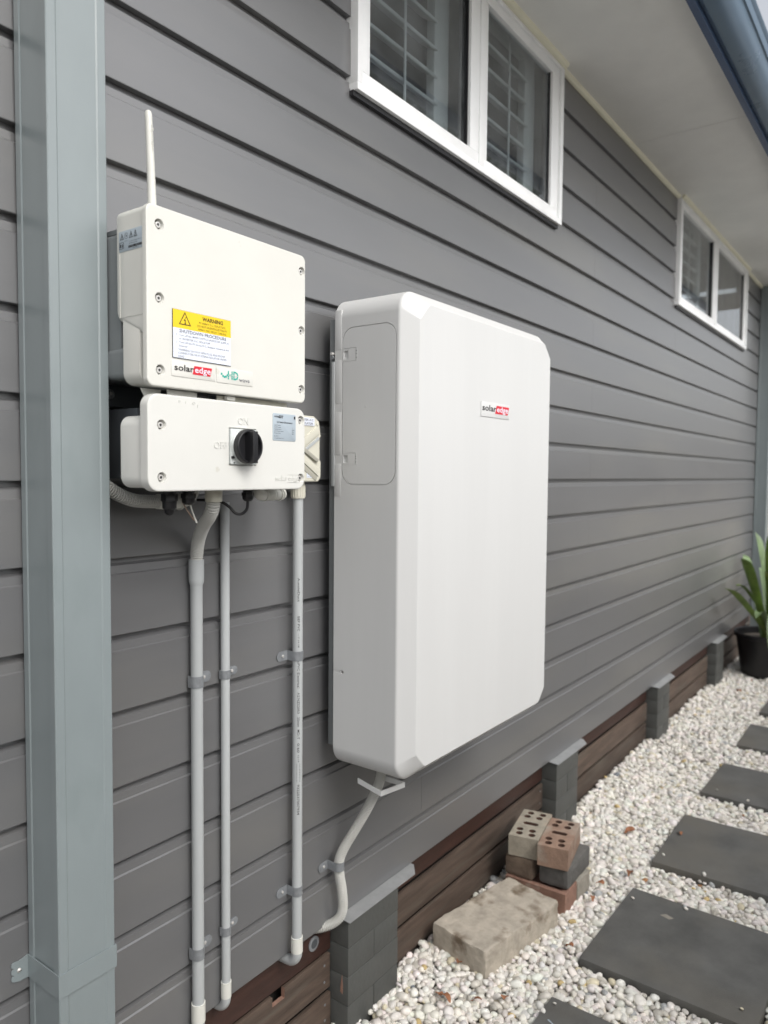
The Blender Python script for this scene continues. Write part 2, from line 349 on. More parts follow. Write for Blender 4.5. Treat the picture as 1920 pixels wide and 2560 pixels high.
def ico(sub):
    bm = bmesh.new(); bmesh.ops.create_icosphere(bm, subdivisions=sub, radius=1); bm.verts.index_update()
    v = np.array([p.co[:] for p in bm.verts]); f = np.array([[q.index for q in t.verts] for t in bm.faces]); bm.free(); return v, f
def keep(x, y):
    ok = np.ones(len(x), bool)
    for a, b, _ in PAV: ok &= ~((x > a-.006) & (x < b+.006) & (y > -.935) & (y < -.417))
    ok &= ~((y > .022))
    ok &= ~((x > .70) & (x < .95) & (y > -.22) & (y < -.06))
    ok &= ~((x > 1.11) & (x < 1.24) & (y > -.25) & (y < -.06))
    ok &= ~((x-5.05)**2+(y+.25)**2 < .17**2)
    return ok
def gravel(x0, x1, y0, y1, s, sub, size, layers):
    V, F = ico(sub); out = []
    for li in range(layers):
        st = s*(1.0 if li == 0 else 1.28)
        gx, gy = np.meshgrid(np.arange(x0, x1, st), np.arange(y0, y1, st*.866)); gx[1::2] += st/2
        x = gx.ravel()+rng.uniform(-.36, .36, gx.size)*st; y = gy.ravel()+rng.uniform(-.36, .36, gx.size)*st
        k = keep(x, y); x, y = x[k], y[k]; n = len(x)
        a = size*np.exp(rng.normal(0, .26, n))*.5; a = np.clip(a, size*.26, size*.95)
        sc = np.stack([a*rng.uniform(1.0, 1.35, n), a*rng.uniform(.75, 1.0, n), a*rng.uniform(.5, .8, n)], 1)
        z = -.1560 + li*.0095 + rng.uniform(-.004, .005, n) + .012*np.exp(-((y-.0)/.12)**2) + .004*np.sin(x*5.1+y*7)
        out.append((x, y, z, sc))
    if sub == 2:                    # a few strays kicked onto the stones
        n = 16; q = rng.integers(0, 4, n); x = np.array([PAV[k][0] for k in q])+rng.choice([.02, .06, .25, .44, .48], n)+rng.uniform(-.015, .015, n); y = rng.choice([-.44, -.47, -.62, -.88, -.90], n)+rng.uniform(-.01, .01, n)
        a = rng.uniform(.004, .0075, n); out.append((x, y, np.full(n, -.1195), np.stack([a*1.2, a, a*.65], 1)))
    x, y, z = (np.concatenate([o[i] for o in out]) for i in range(3)); sc = np.concatenate([o[3] for o in out]); n = len(x)
    th, ti, tj = rng.uniform(0, 2*PI, n), rng.normal(0, .35, n), rng.normal(0, .35, n)
    P = np.repeat(V[None], n, 0)
    ph = rng.uniform(0, 6.28, (n, 3, 1))
    P = P*(1+.10*np.sin(P[:, :, 0:1].transpose(0, 1, 2)*2.3+ph[:, 0:1])+.09*np.sin(P[:, :, 1:2]*2.9+ph[:, 1:2])+.07*np.sin(P[:, :, 2:3]*2.5+ph[:, 2:3]))
    P = P*sc[:, None, :]
    def rot(P, a, i, j):
        c, s_ = np.cos(a)[:, None], np.sin(a)[:, None]; A, B = P[:, :, i].copy(), P[:, :, j].copy()
        P[:, :, i], P[:, :, j] = c*A-s_*B, s_*A+c*B
    rot(P, ti, 0, 2); rot(P, tj, 1, 2); rot(P, th, 0, 1)
    P += np.stack([x, y, z], 1)[:, None, :]
    base = np.array([.80, .77, .715])[None]*rng.uniform(.80, 1.10, (n, 1))*(1+rng.normal(0, .02, (n, 3)))
    r = rng.random(n)
    for lo, hi, c in ((0, .035, (.64, .58, .43)), (.035, .042, (.55, .42, .20)), (.042, .058, (.42, .43, .43)), (.058, .060, (.16, .18, .20)), (.060, .0612, (.38, .19, .08)), (.063, .16, (.58, .55, .49))):
        k = (r >= lo) & (r < hi); base[k] = np.array(c)*rng.uniform(.8, 1.15, (k.sum(), 1))
    T = F[None]+(np.arange(n)*len(V))[:, None, None]
    return P.reshape(-1, 3), T.reshape(-1, 3), np.repeat(np.clip(base, 0, 1), len(V), 0)
parts = [gravel(.30, 2.7, -1.0, .03, .0178, 2, .0212, 2), gravel(2.7, 7.2, -1.15, .03, .0215, 1, .025, 2),
         gravel(-.9, .30, -1.7, .03, .026, 1, .027, 1), gravel(.30, 7.2, -1.75, -1.0, .026, 1, .027, 1)]
off = 0; VV, TT, CC = [], [], []
for v, t, c in parts: VV.append(v); TT.append(t+off); CC.append(c); off += len(v)
VV, TT, CC = np.concatenate(VV), np.concatenate(TT), np.concatenate(CC)
me = bpy.data.meshes.new('gravel'); me.vertices.add(len(VV)); me.vertices.foreach_set('co', VV.ravel())
me.loops.add(TT.size); me.loops.foreach_set('vertex_index', TT.ravel().astype(np.int32))
me.polygons.add(len(TT)); me.polygons.foreach_set('loop_start', np.arange(0, TT.size, 3, dtype=np.int32)); me.polygons.foreach_set('loop_total', np.full(len(TT), 3, np.int32))
me.update(); me.shade_smooth()
at = me.attributes.new('tint', 'FLOAT_COLOR', 'POINT'); at.data.foreach_set('color', np.concatenate([CC, np.ones((len(CC), 1))], 1).ravel())
me.materials.append(M['pebble']); go = bpy.data.objects.new('gravel', me); COL.objects.link(go)
label(go, 'white and cream river pebbles spread between the wall and the stepping stones', 'gravel', kind='stuff')

# ------------------------------------------------------------------ house
house = thing('house', (0, 0, GZ), 'grey weatherboard house wall with high white windows and a narrow soffit', 'house')
WIN = [(0.223, 1.533, 0.862, 0.893), (3.225, 5.14, 4.10, 4.15)]; WZ0, WZ1 = 2.382, 3.005
XL, XR, P_ = -2.6, 5.97, 0.15
def board(x0, x1, zb, h, top=None):
    prof = [(0.0006, 0), (0, 0.0014), (0.0012, h-.0325), (0.0045, h-.0300), (0.0056, h-.0150), (.0158, h-.0105), (.0162, h+.010), (.024, h+.010), (.024, .014), (.0156, .014), (.0156, 0)]
    if top: prof = [(y, min(z, top)) for y, z in prof]
    mb = MB(); prism(mb, [(y, zb+z) for y, z in prof], x0, x1, M['board']); return mb.build('weatherboard', house, 20)
zs = [0.183] + [0.6204+P_*k for k in range(-2, 16)]
for i, zb in enumerate(zs):
    k = i-3; h = (zs[i+1]-zb) if i+1 < len(zs) else P_; top = 3.02-zb if zb+h > 3.0 else None
    js = [-2.24, 1.96] if k % 2 else [-1.08, 3.12]
    if k == 10: js = [-1.08, 3.25]
    if k == -2: js = [-1.08, 0.597, 4.8]
    if k == -3: js = [-2.0, 2.7]
    segs = []; cuts = [XL]+js+[XR]
    for a, b in zip(cuts, cuts[1:]): segs.append((a+.0004, b-.0004))
    if zb+h > 2.43:
        for (wa, wb, _, _) in WIN:
            n2 = []
            for a, b in segs:
                if b <= wa+.02 or a >= wb-.02: n2.append((a, b)); continue
                if a < wa+.02: n2.append((a, wa+.02))
                if b > wb-.02: n2.append((wb-.02, b))
            segs = n2
    for a, b in segs: board(a, b, zb, h, top)
mb = MB(); mb.box(XL, XR, .0245, .06, .19, 2.40, M['dark']); 
for a, b in ((XL, .243), (1.513, 3.245), (5.12, XR)): mb.box(a, b, .0245, .06, 2.4001, 3.02, M['dark'])
mb.build('wall_backing', house)
mb = MB(); mb.box(XR-.02, XR, .061, 3.0, GZ, 3.02, M['board']); mb.build('end_wall', house)
mb = MB()
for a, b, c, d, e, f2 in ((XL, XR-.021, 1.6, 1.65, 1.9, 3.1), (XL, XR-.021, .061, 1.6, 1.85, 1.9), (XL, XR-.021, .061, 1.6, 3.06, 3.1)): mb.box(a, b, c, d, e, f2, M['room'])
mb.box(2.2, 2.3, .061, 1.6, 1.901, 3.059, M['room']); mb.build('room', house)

def window(x0, x1, ma, mc, lab):
    wn = MB(); F = M['frame']; y0, y1 = -.024, .035
    wn.box(x0, x1, y0, y1, WZ0, WZ0+.020, F, .0015); wn.box(x0, x1, y0, y1, WZ1-.028, WZ1, F, .0015)
    wn.box(x0, x0+.020, y0, y1, WZ0+.0201, WZ1-.0281, F, .0015); wn.box(x1-.026, x1, y0, y1, WZ0+.0201, WZ1-.0281, F, .0015)
    wn.box(ma, mc, y0, y1, WZ0+.0201, WZ1-.0281, F, .0015)
    # thin flashing below
    wn.box(x0-.004, x1-.01, -.012, .018, WZ0-.014, WZ0-.0005, M['black'])
    o = wn.build('window', house); o['label'] = lab
    for j, (a, b) in enumerate(((x0+.0205, ma-.0005), (mc+.0005, x1-.0265))):
        s = MB(); q0, q1 = -.021 + .006*j, .012; bw = .034
        z0, z1 = WZ0+.0205, WZ1-.0285
        s.box(a, b, q0, q1, z0, z0+bw, F, .002); s.box(a, b, q0, q1, z1-bw, z1, F, .002)
        s.box(a, a+bw, q0, q1, z0+bw+.0002, z1-bw-.0002, F, .002); s.box(b-bw*(1.65 if j == 0 else 1.9), b, q0, q1, z0+bw+.0002, z1-bw-.0002, F, .002)
        s.box(a+bw, a+bw+.003, q0+.008, q1, z0+bw, z1-bw, M['black']); s.box(b-bw*1.68-.003 if j == 0 else b-bw*1.93-.003, b-bw*1.6, q0+.010, q1-.001, z0+bw, z1-bw, M['black'])
        s.build('sash', o)
        p = MB(); p.box(a+bw-.005, b-bw*1.5, .000, .004, z0+bw-.005, z1-bw+.005, M['glass']); p.build('pane', o)
    return o
window(*WIN[0], 'near window, two panes, tree reflections in its lower edge')
window(*WIN[1], 'far window under the eave, blurred')
def shutter(x0, x1, lab):
    t = thing('shutter', (x0, .075, 2.40), lab, 'shutter', 'plantation shutters behind the window glass')
    mb = MB(); m = M['shutter']; st = .045
    mb.box(x0, x0+st, .06, .09, 2.39, 3.04, m, .002); mb.box(x1-.085, x1, .06, .09, 2.39, 3.04, m, .002)
    mb.box(x0+st, x1-.085, .06, .09, 2.39, 2.44, m, .002); mb.box(x0+st, x1-.085, .06, .09, 2.98, 3.04, m, .002); mb.build('frame', t)
    mb = MB(); mb.cyl(((x0+x1)/2, .035, 2.45), ((x0+x1)/2, .035, 2.97), .004, m, 8); mb.build('tilt_rod', t)
    first = None
    for k in range(6):
        z = 2.485+k*.084
        if first is None:
            lv = MB(); lv.box(x0+st+.002, x1-.087, .075-.037, .075+.037, z-.0045, z+.0045, m, .003, rot=Matrix.Rotation(math.radians(34), 3, 'X')); first = lv.build('louvre', t)
        else:
            c = first.copy(); COL.objects.link(c); c.parent = t; c.location = (0, 0, k*.084)
shutter(.235, .80, 'white louvred shutter behind the left pane of the nearer window')
shutter(.915, 1.44, 'white louvred shutter behind the right pane of the nearer window')
shutter(3.25, 4.02, 'white louvred shutter behind the left pane of the farther window')

# eave
for i, (a, b) in enumerate(((-2.6, -.02), (-.015, 2.40), (2.405, 4.80), (4.805, 6.6))):
    mb = MB(); mb.box(a, b, -.530, .012, 3.005+.0001*i, 3.013, M['soffit'], .0008); mb.build('soffit_panel', house)
mb = MB(); q = [(-.0005, 3.0045), (-.019, 3.0045), (-.0175, 2.996), (-.013, 2.990), (-.006, 2.987), (-.0005, 2.9865)]
prism(mb, q, XL, WIN[0][0]-.001, M['trim']); prism(mb, q, WIN[0][1]+.001, WIN[1][0]-.001, M['trim']); prism(mb, q, WIN[1][1]+.001, 6.6, M['trim'])
q2 = [(y-.0245, z) for y, z in q]
for a, b, _, _ in WIN: prism(mb, [(y, z+.001) for y, z in q2], a, b, M['trim'])
mb.build('eave_trim', house)
mb = MB(); mb.box(-2.6, 6.6, -.556, -.5305, 2.975, 3.16, M['navy'], .002); mb.build('fascia', house)
mb = MB(); pr = [(-.5565, 2.993), (-.575, 2.984), (-.597, 2.986), (-.616, 2.995), (-.632, 3.010), (-.645, 3.030), (-.652, 3.052), (-.6545, 3.060), (-.661, 3.062), (-.6625, 3.070), (-.664, 3.098), (-.670, 3.104), (-.674, 3.112), (-.669, 3.118), (-.662, 3.114)]
prr = [(y+.0025, z+.0025) for y, z in pr[::-1]]
mb.loft([[(a, y, z) for y, z in pr+prr] for a in (-2.6, 6.6)], M['gutter']); mb.build('gutter', house, 25)
mb = MB(); prism(mb, [(-.60, 3.125), (2.0, 3.95), (4.6, 3.125), (4.6, 3.11), (2.0, 3.93), (-.60, 3.108)], -2.6, 6.6, M['unseen_roof']); mb.build('unseen_roof', house)  # unseen sheet over the eave, added to block light from above

# subfloor: bearer, slats, piers
SY = .03
PX = [(-1.23, -1.0), (.197, .430), (1.580, 1.812), (2.998, 3.232), (4.42, 4.652)]
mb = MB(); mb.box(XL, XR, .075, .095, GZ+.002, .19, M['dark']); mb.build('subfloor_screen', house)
bays = [(XL, -1.235)]+[(PX[i][1]+.003, PX[i+1][0]-.003) for i in range(4)]+[(4.655, XR)]
for bi, (a, b) in enumerate(bays):
    if bi == 1:
        o = MB().box(a, b, SY, SY+.042, .080, .182, M['bearer'], .003).build('bearer', house); o['label'] = 'dark red brown timber bearer with a round metal disc'
        d = MB(); d.tube([(.123, SY-.0001, .130), (.123, SY-.003, .130), (.123, SY-.0035, .130)], [.0195, .0195, .018], M['galv'], 28)
        d.tube([(.123, SY-.0036, .130), (.123, SY-.0042, .130)], [.012, .0115], M['rail'], 24); d.build('metal_disc', o)
    else:
        MB().box(a, b, SY+.004, SY+.04, .094, .182, M['bearer'], .003).build('bearer', house)
    for si, (z0, z1) in enumerate(((-.029, .068), (-.136, -.042)) if bi == 1 else ((-.022, .080), (-.136, -.037))):
        jj = random.uniform(-.002, .002)
        mm = MB(); mm.box(a, b, SY+jj, SY+.012+jj, z0, z1, M['slat'], .0025)
        o = mm.build('slat', house)
        if bi == 1 and si == 0:
            c = MB(); c.box(-.030, .014, SY-.02, SY+.06, .042, .09, M['bk_red']); cut(o, c); o['label'] = 'weathered slat with a rectangular notch in its top edge'
        nl = MB()
        for x in (a+.025, b-.025):
            for zz in (z0+.025, z1-.025): nl.cyl((x, SY+jj+.001, zz), (x, SY+jj-.0012, zz), .0035, M['galv'], 8)
        nl.build('nail_heads', o)
bshape = None
for pi_, (a, b) in enumerate(PX):
    core = MB(); core.box(a+.0015, b-.0015, -.0288, SY+.06, GZ+.002, .176, M['mortar'], .001)
    p = core.build('brick_pier', house); 
    if pi_: p['label'] = 'dark grey painted brick pier'
    for c in range(4):
        z1 = .172-c*.0815+.006; z0 = z1-.0765
        spans = [(a, b)] if c % 2 == 0 else [(a, (a+b)/2-.002), ((a+b)/2+.002, b)]
        for q0, q1 in spans:
            bb = MB(); bb.box(q0, q1, -.0305+random.uniform(-.0006, .0006), SY+.05, z0-.001, z1+.001, M['pier'], .0018, 2); bb.build('brick', p)
    if pi_ == 1:
        ch = MB(); prism(ch, [(-.012, -.035), (-.004, -.030), (-.006, -.005), (-.010, .020), (-.013, -.01)], a-.0004, a-.0012, M['bk_red']); ch.build('chipped_paint', p)
    cp = MB(); y0 = -.040
    poly = [(a-.006, .02), (a-.006, y0+.0), (b+.075, y0), (b+.112, y0+.030), (b+.112, .02)]
    cp.loft([[(x, y, .1825-.10*max(0, -y)*(1 if pi_ else 1)) for x, y in poly], [(x, y, .1805-.10*max(0, -y)) for x, y in poly]], M['capm'])
    cp.build('ant_cap', house)

# ------------------------------------------------------------------ downpipes
def downpipe(x0, x1, lab):
    t = thing('downpipe', ((x0+x1)/2, -.05, GZ), lab, 'downpipe')
    yf = -.101; m = M['pipe_green']; d = .0016
    w_ = x1-x0; fr = [(x0+.0015, yf), (x0+.016, yf), (x0+.0185, yf+d), (x1-.0185, yf+d), (x1-.016, yf), (x1-.0015, yf), (x1, yf+.0015),
                     (x1, yf+.016), (x1-d, yf+.0185), (x1-d, -.020), (x1, -.0175), (x1, -.0035), (x1-.001, -.0025), (x0+.001, -.0025), (x0, -.0035), (x0, -.0175), (x0+d, -.020), (x0+d, yf+.0185), (x0, yf+.016), (x0, yf+.0015)]
    mb = MB(); mb.loft([[(x, y, z) for x, y in fr] for z in (GZ+.005, 3.0)], m); mb.build('pipe', t, 20)
    for z0 in (.492, 2.75):
        z1 = z0+.041; e = .0022; s = MB()
        oo = [(x0-e, -.0015), (x0-e, yf-e), (x1+e, yf-e), (x1+e, -.0015)]; ii = [(x0-e*.2, -.0015), (x0-e*.2, yf-e*.2), (x1+e*.2, yf-e*.2), (x1+e*.2, -.0015)]
        prism(s, oo+ii[::-1], z0, z1, m, 'z')
        pts = [(x0-e*1.01, z0), (x0-e*1.01, z1), (x0-.018, z1-.004)]
        for k in range(3):
            zc = z1-.008-k*.012
            for a in range(5): A = math.radians(75+a*52.5/1.4*1.0); pts.append((x0-.026-.006*math.sin(math.radians(18+a*36)), zc+.006*math.cos(math.radians(18+a*36))))
        pts.append((x0-.018, z0+.0))
        prism(s, pts, -.0012, -.0030, m, 'y')
        o = s.build('strap', t)
        k = MB(); zc = (z0+z1)/2; k.tube([(x0-.018, -.003, zc), (x0-.018, -.0045, zc), (x0-.018, -.0058, zc)], [.0040, .0036, .002], M['steel'], 14); k.box(x0-.0205, x0-.0155, -.0066, -.0058, zc-.0006, zc+.0006, M['hole']); k.build('screw', o)
    return t
downpipe(-.669, -.562, 'grey green square steel downpipe standing left of the inverter')
downpipe(5.775, 5.88, 'blurred grey green downpipe at the far corner behind the potted plant')

# ------------------------------------------------------------------ inverter
IX0, IX1, IYF = -.569, -.1865, -.2185
inv = thing('inverter', (-.378, 0, 1.53), 'cream solar inverter with a yellow warning sign and an upright antenna', 'inverter')
mb = MB(); plate(mb, IX0, IX1, 1.5300, 1.8265, .013, -.2075, IYF, M['cream'], .0035, n=8)
cover = mb.build('cover', inv)
def screws(o, pts, ys, parent):
    c = MB()
    for x, z in pts: c.tube([(x, ys-.01, z), (x, ys+.0005, z), (x, ys+.008, z)], [.0092, .0090, .0068], M['cream'], 28)
    cut(o, c)
    for x, z in pts:
        k = MB(); y = ys+.0075
        k.tube([(x, y, z), (x, y-.004, z), (x, y-.0048, z)], [.0052, .0052, .0045], M['steel'], 20)
        k.tube([(x, y-.00482, z), (x, y-.0050, z)], [.0026, .0026], M['hole'], 6)
        k.tube([(x, y+.0002, z), (x, y-.0006, z)], [.0068, .0068], M['hole'], 18); k.build('screw', parent)
screws(cover, [(-.5436, 1.7959), (-.1985, 1.7945), (-.5436, 1.676), (-.1985, 1.676), (-.5430, 1.5577), (-.1985, 1.5577)], IYF, inv)
mb = MB(); hl = []
for y, zz, i in ((-.1340, 1.650, .004), (-.1352, 1.6455, .0012), (-.1385, 1.6415, 0), (-.160, 1.6320, 0), (-.180, 1.6232, 0), (-.199, 1.6148, 0), (-.2040, 1.6115, 0), (-.2068, 1.6060, 0), (-.2078, 1.598, 0), (-.2080, 1.5312, 0)):
    hl.append(rr(IX0+.0012, IX1-.0012, zz, 1.8255, .0125, 8, y, i))
mb.loft(hl, M['cream']); ho = mb.build('hood', inv, 25)
lin = MB()     # faint raised outline of the side inset
for a, b, c, d in ((-.1448, -.1438, 1.648, 1.754), (-.2155, -.1438, 1.6472, 1.6480)): lin.box(IX0+.0005, IX0+.0014, a if a > b else a, b, c, d, M['cream'])
lin.build('side_inset', inv)
mb = MB(); plate(mb, -.5665, -.190, 1.5345, 1.74, .02, -.150, -.1950, M['cream'], .001, n=6)
mb.build('body', inv)
mb = MB(); plate(mb, -.560, -.196, 1.548, 1.795, .01, -.03, -.1335, M['alum'], .002); plate(mb, -.563, -.193, 1.546, 1.60, .01, -.10, -.1495, M['alum'], .002)
for k in range(22): mb.box(-.555+k*.0165, -.553+k*.0165, -.129, -.032, 1.795, 1.803, M['alum'])
mb.box(-.5612, -.5604, -.060, -.054, 1.70, 1.722, M['hole']); mb.build('heat_sink', inv)
k = MB(); k.cyl((-.560, -.05, 1.742), (-.567, -.05, 1.742), .005, M['steel'], 14, .0008); k.build('side_bolt', inv)
mb = MB(); prism(mb, [(-.553, 1.5298), (-.539, 1.505), (-.515, 1.505), (-.512, 1.5298)], -.176, -.178, M['cream'], 'y')
prism(mb, [(-.511, 1.5298), (-.508, 1.50), (-.448, 1.50), (-.446, 1.5298)], -.192, -.194, M['cream'], 'y')
mb.box(-.40, -.215, -.1935, -.1915, 1.49, 1.5298, M['iso'], .0005); mb.box(-.385, -.365, -.205, -.195, 1.5215, 1.5298, M['cream'], .001)
mb.box(-.442, -.418, -.19, -.17, 1.50, 1.5298, M['black']); mb.build('base_flange', inv)
mb = MB(); mb.box(-.575, -.20, -.026, -.0015, 1.508, 1.552, M['rail'], .002); ra = mb.build('mount_rail', inv)
k = MB(); k.tube([(-.512, -.026, 1.531), (-.512, -.0285, 1.531), (-.512, -.0305, 1.531)], [.0095, .0095, .003], M['galv'], 20); k.tube([(-.512, -.0285, 1.531), (-.512, -.0325, 1.531)], [.0045, .003], M['steel'], 12); k.build('screw', ra)
# antenna
mb = MB(); mb.tube([(-.5205, -.17, 1.822), (-.5208, -.17, 1.835), (-.524, -.171, 1.90), (-.5285, -.172, 1.985), (-.529, -.172, 1.992), (-.5292, -.172, 1.9955), (-.5293, -.172, 1.997)],
                   [.0074, .0072, .0068, .0060, .0058, .0045, .002], M['cream'], 20)
an = mb.build('antenna', inv)
mb = MB(); T = Matrix.Identity(4); text(mb, 'solaredge', (-.5235, -.1777, 1.930), .0045, M['cream'], FRONT @ Matrix.Rotation(math.radians(2), 4, 'Z') @ Matrix.Rotation(-YAW*0+.0, 4, 'Y'), rot=PI/2, ex=.0009, width=.044); mb.build('raised_lettering', an)

# warning sign
sx0, sx1, sz0, sz1 = -.5190, -.3895, 1.5815, 1.6635; sy = IYF-.0016
sg = MB(); sg.box(sx0, sx1, sy, IYF-.0001, sz0, sz1, M['ink'], .0002, 1)
zy = 1.6325; fq(sg, sx0+.0006, sx1-.0004, zy, sz1-.0004, sy, M['yellow']); fq(sg, sx0+.0006, sx1-.0004, sz0+.0008, zy-.0001, sy, M['signw'])
sign = sg.build('warning_sign', inv); sign['label'] = 'yellow and white warning and shutdown procedure sign'
L = MB(); yy = sy-.0005
cx, cz = -.4935, 1.6465
def tri(mb, cx, cz, r, y, m, th):
    o = [(cx+r*math.sin(a), cz+r*math.cos(a)) for a in (0, 2*PI/3, 4*PI/3)]; i = [(cx+(r-th)*math.sin(a), cz+(r-th)*math.cos(a)) for a in (0, 2*PI/3, 4*PI/3)]
    for k in range(3):
        j = (k+1) % 3; prism(mb, [o[k], o[j], i[j], i[k]], y, y-.0002, m, 'y')
tri(L, cx, cz, .0150, yy+.0002, M['inkbrown'], .0034)
prism(L, [(cx+.002, cz+.0065), (cx-.003, cz-.0005), (cx-.0002, cz-.0003), (cx-.0002, cz-.004), (cx-.002, cz-.004), (cx+.0010, cz-.0065), (cx+.0030, cz-.0035), (cx+.0012, cz-.0037), (cx+.0018, cz+.0018), (cx-.0005, cz+.0016), (cx+.0035, cz+.0065)], yy+.0002, yy, M['inkbrown'], 'y')
bxm = (-.4805+sx1)/2+.003
text(L, 'WARNING', (bxm, yy, 1.6525), .0066, M['inkbrown'], align='CENTER', bold=.03, width=.047)
for s, z, wd in (('PV ARRAY D.C. ISOLATORS', 1.6462, .060), ('DO NOT DE-ENERGIZE THE PV', 1.6405, .067), ('ARRAY AND ARRAY CABLING', 1.6348, .064)):
    text(L, s, (bxm-.001, yy, z), .0036, M['inkbrown'], align='CENTER', width=wd)
text(L, 'SHUTDOWN PROCEDURE', (-.5055, yy, 1.6255), .0056, M['inkgrey'], width=.105, bold=.02)
for s, x, z, wd in (('1.', -.512, 1.6195, .003), ("Turn off the 'MAIN SWITCH (INVERTER SUPPLY)", -.506, 1.6195, .111), ("or 'INVERTER A.C. ISOLATOR'", -.506, 1.6135, .068),
                    ('2.', -.512, 1.6075, .003), ('Turn off the PV Array D.C. Isolator located at the', -.506, 1.6075, .111), ('Inverter', -.506, 1.6015, .018),
                    ('"WARNING" DO NOT OPEN PLUG AND SOCKET', -.508, 1.5948, .105), ('CONNECTORS OR PV STRING ISOLATOR UNDER', -.508, 1.5893, .108), ('LOAD', -.508, 1.5838, .013)):
    text(L, s, (x, yy, z), .0034, M['inkgrey'], width=wd, bold=.004)
L.build('lettering', sign)
def logo(parent, x, z, w_, h, y, plate_mat=None, mono=False):
    """black 'solar' + white 'edge' on a slanted red box"""
    mb = MB(); ws = w_*.52
    mr = M['ink'] if mono else M['red']
    text(mb, 'solar', (x, y-.0006, z), h*.95, M['ink'], width=ws, bold=.016)
    x0 = x+ws+w_*.012; x1 = x+w_
    prism(mb, [(x0-.004*w_/.08, z-h*.33), (x1-.002*w_/.08, z-h*.33), (x1+.002*w_/.08, z+h*1.02), (x0, z+h*1.02)], y-.0003, y-.0005, mr, 'y')
    text(mb, 'edge', (x0+w_*.012, y-.0008, z), h*.95, M['signw'] if not mono else M['sticker'], width=(x1-x0)-w_*.03, bold=.012)
    return mb.build('lettering', parent)
mb = MB(); plate(mb, -.5215, -.4255, 1.5505, 1.5775, .002, IYF-.0001, IYF-.0009, M['cream'], .0004)
lp = mb.build('logo_label', inv); logo(lp, -.5155, 1.5610, .080, .0110, IYF-.0009)
mb = MB(); plate(mb, -.4225, -.3335, 1.5495, 1.5770, .002, IYF-.0001, IYF-.0009, M['cream'], .0004)
lp = mb.build('logo_label', inv); mb = MB(); y = IYF-.0010
for k, (a, b) in enumerate(((-.4130, 1.5640), (-.4095, 1.5605), (-.4060, 1.5590), (-.4025, 1.5600), (-.3990, 1.5630))): fq(mb, a, a+.0036, b, b+.0036, y, M['teal'])
text(mb, 'HD', (-.3965, y-.0004, 1.5578), .0150, M['teal'], width=.0255, bold=.02); fq(mb, -.3965, -.371, 1.5645, 1.5655, y-.0004, M['cream'])
text(mb, 'wave', (-.3690, y-.0004, 1.5560), .0072, M['inkgrey'], width=.0260); mb.build('lettering', lp)
# side sticker on the hood (faces -X)
X = IX0+.0012
mb = MB(); plate(mb, -.2165, -.1430, 1.7555, 1.7895, .003, X, X-.0006, M['sticker'], .0002, plane='x'); st = mb.build('side_sticker', inv)
mb = MB(); X2 = X-.0009
def sp(y0, y1, z0, z1): mb.box(X2, X2+.0002, y0, y1, z0, z1, M['ink'])
for k, yc in enumerate((-.1520, -.1640, -.1770, -.1890)):
    if k == 1:
        for q in range(16): a, b = 2*PI*q/16, 2*PI*(q+1)/16; quad(mb, [(X2, yc+r*math.cos(t), 1.7805+r*math.sin(t)) for r, t in ((.0050, a), (.0050, b), (.0044, b), (.0044, a))], M['ink'])
        quad(mb, [(X2, yc+.001, 1.783), (X2, yc-.002, 1.780), (X2, yc+.001, 1.778)], M['ink'])
    else:
        o = [(yc, 1.7865), (yc-.0052, 1.7755), (yc+.0052, 1.7755)]; i = [(yc, 1.7842), (yc-.0037, 1.7765), (yc+.0037, 1.7765)]
        for q in range(3): j = (q+1) % 3; quad(mb, [(X2, *o[q]), (X2, *o[j]), (X2, *i[j]), (X2, *i[q])], M['ink'])
        sp(yc-.0006, yc+.0006, 1.7775, 1.7820)
text(mb, '5 minutes', (X2, -.158, 1.7715), .0016, M['ink'], SIDE, width=.010); text(mb, 'For more details refer to', (X2, -.172, 1.7693), .0016, M['ink'], SIDE, width=.032); text(mb, 'installation guide', (X2, -.172, 1.7660), .0016, M['ink'], SIDE, width=.022)
for a, b, c, d in ((-.1565, -.1445, 1.7705, 1.7711), (-.1565, -.1445, 1.7605, 1.7611), (-.1565, -.1559, 1.7605, 1.7711), (-.1451, -.1445, 1.7605, 1.7711), (-.150, -.1465, 1.763, 1.7685), (-.1545, -.1525, 1.7625, 1.768)): sp(a, b, c, d)
q = -.170
while q > -.2075: ww = random.choice((.0006, .0012, .0018)); sp(q-ww, q, 1.7595, 1.7635); q -= ww+random.choice((.0005, .0009))
text(mb, 'MAN-01-00092-1.4', (X2, -.181, 1.7570), .0015, M['ink'], SIDE, width=.018); mb.build('lettering', st)

# ------------------------------------------------------------------ DC safety switch box
swb = thing('switch_box', (-.378, 0, 1.354), 'white switch box with a round black rotary dial, mounted under the inverter', 'switch box')
mb = MB(); plate(mb, IX0, IX1, 1.3545, 1.5185, .022, -.1985, IYF, M['whiteb'], .0040, n=10); swc = mb.build('cover', swb)
c = MB(); c.box(-.3935, -.3245, -.2285, -.2125, 1.4005, 1.4705, M['whiteb']); cut(swc, c)
screws(swc, [(-.5415, 1.4665), (-.2000, 1.4950), (-.5415, 1.3785), (-.2000, 1.3775)], IYF, swb)
mb = MB(); plate(mb, -.5665, -.190, 1.360, 1.4835, .020, -.1400, -.1984, M['whiteb'], .0002, n=8)
mb.loft([rr(-.5665, -.190, 1.360, 1.4835, .02, 8, -.1400, 0), rr(-.5665, -.190, 1.360, 1.4835, .02, 8, -.1365, .0035)], M['whiteb']); mb.build('body', swb)
mb = MB(); mb.box(-.53, -.22, -.136, -.02, 1.375, 1.50, M['rail'], .003); mb.build('mount_bracket', swb)
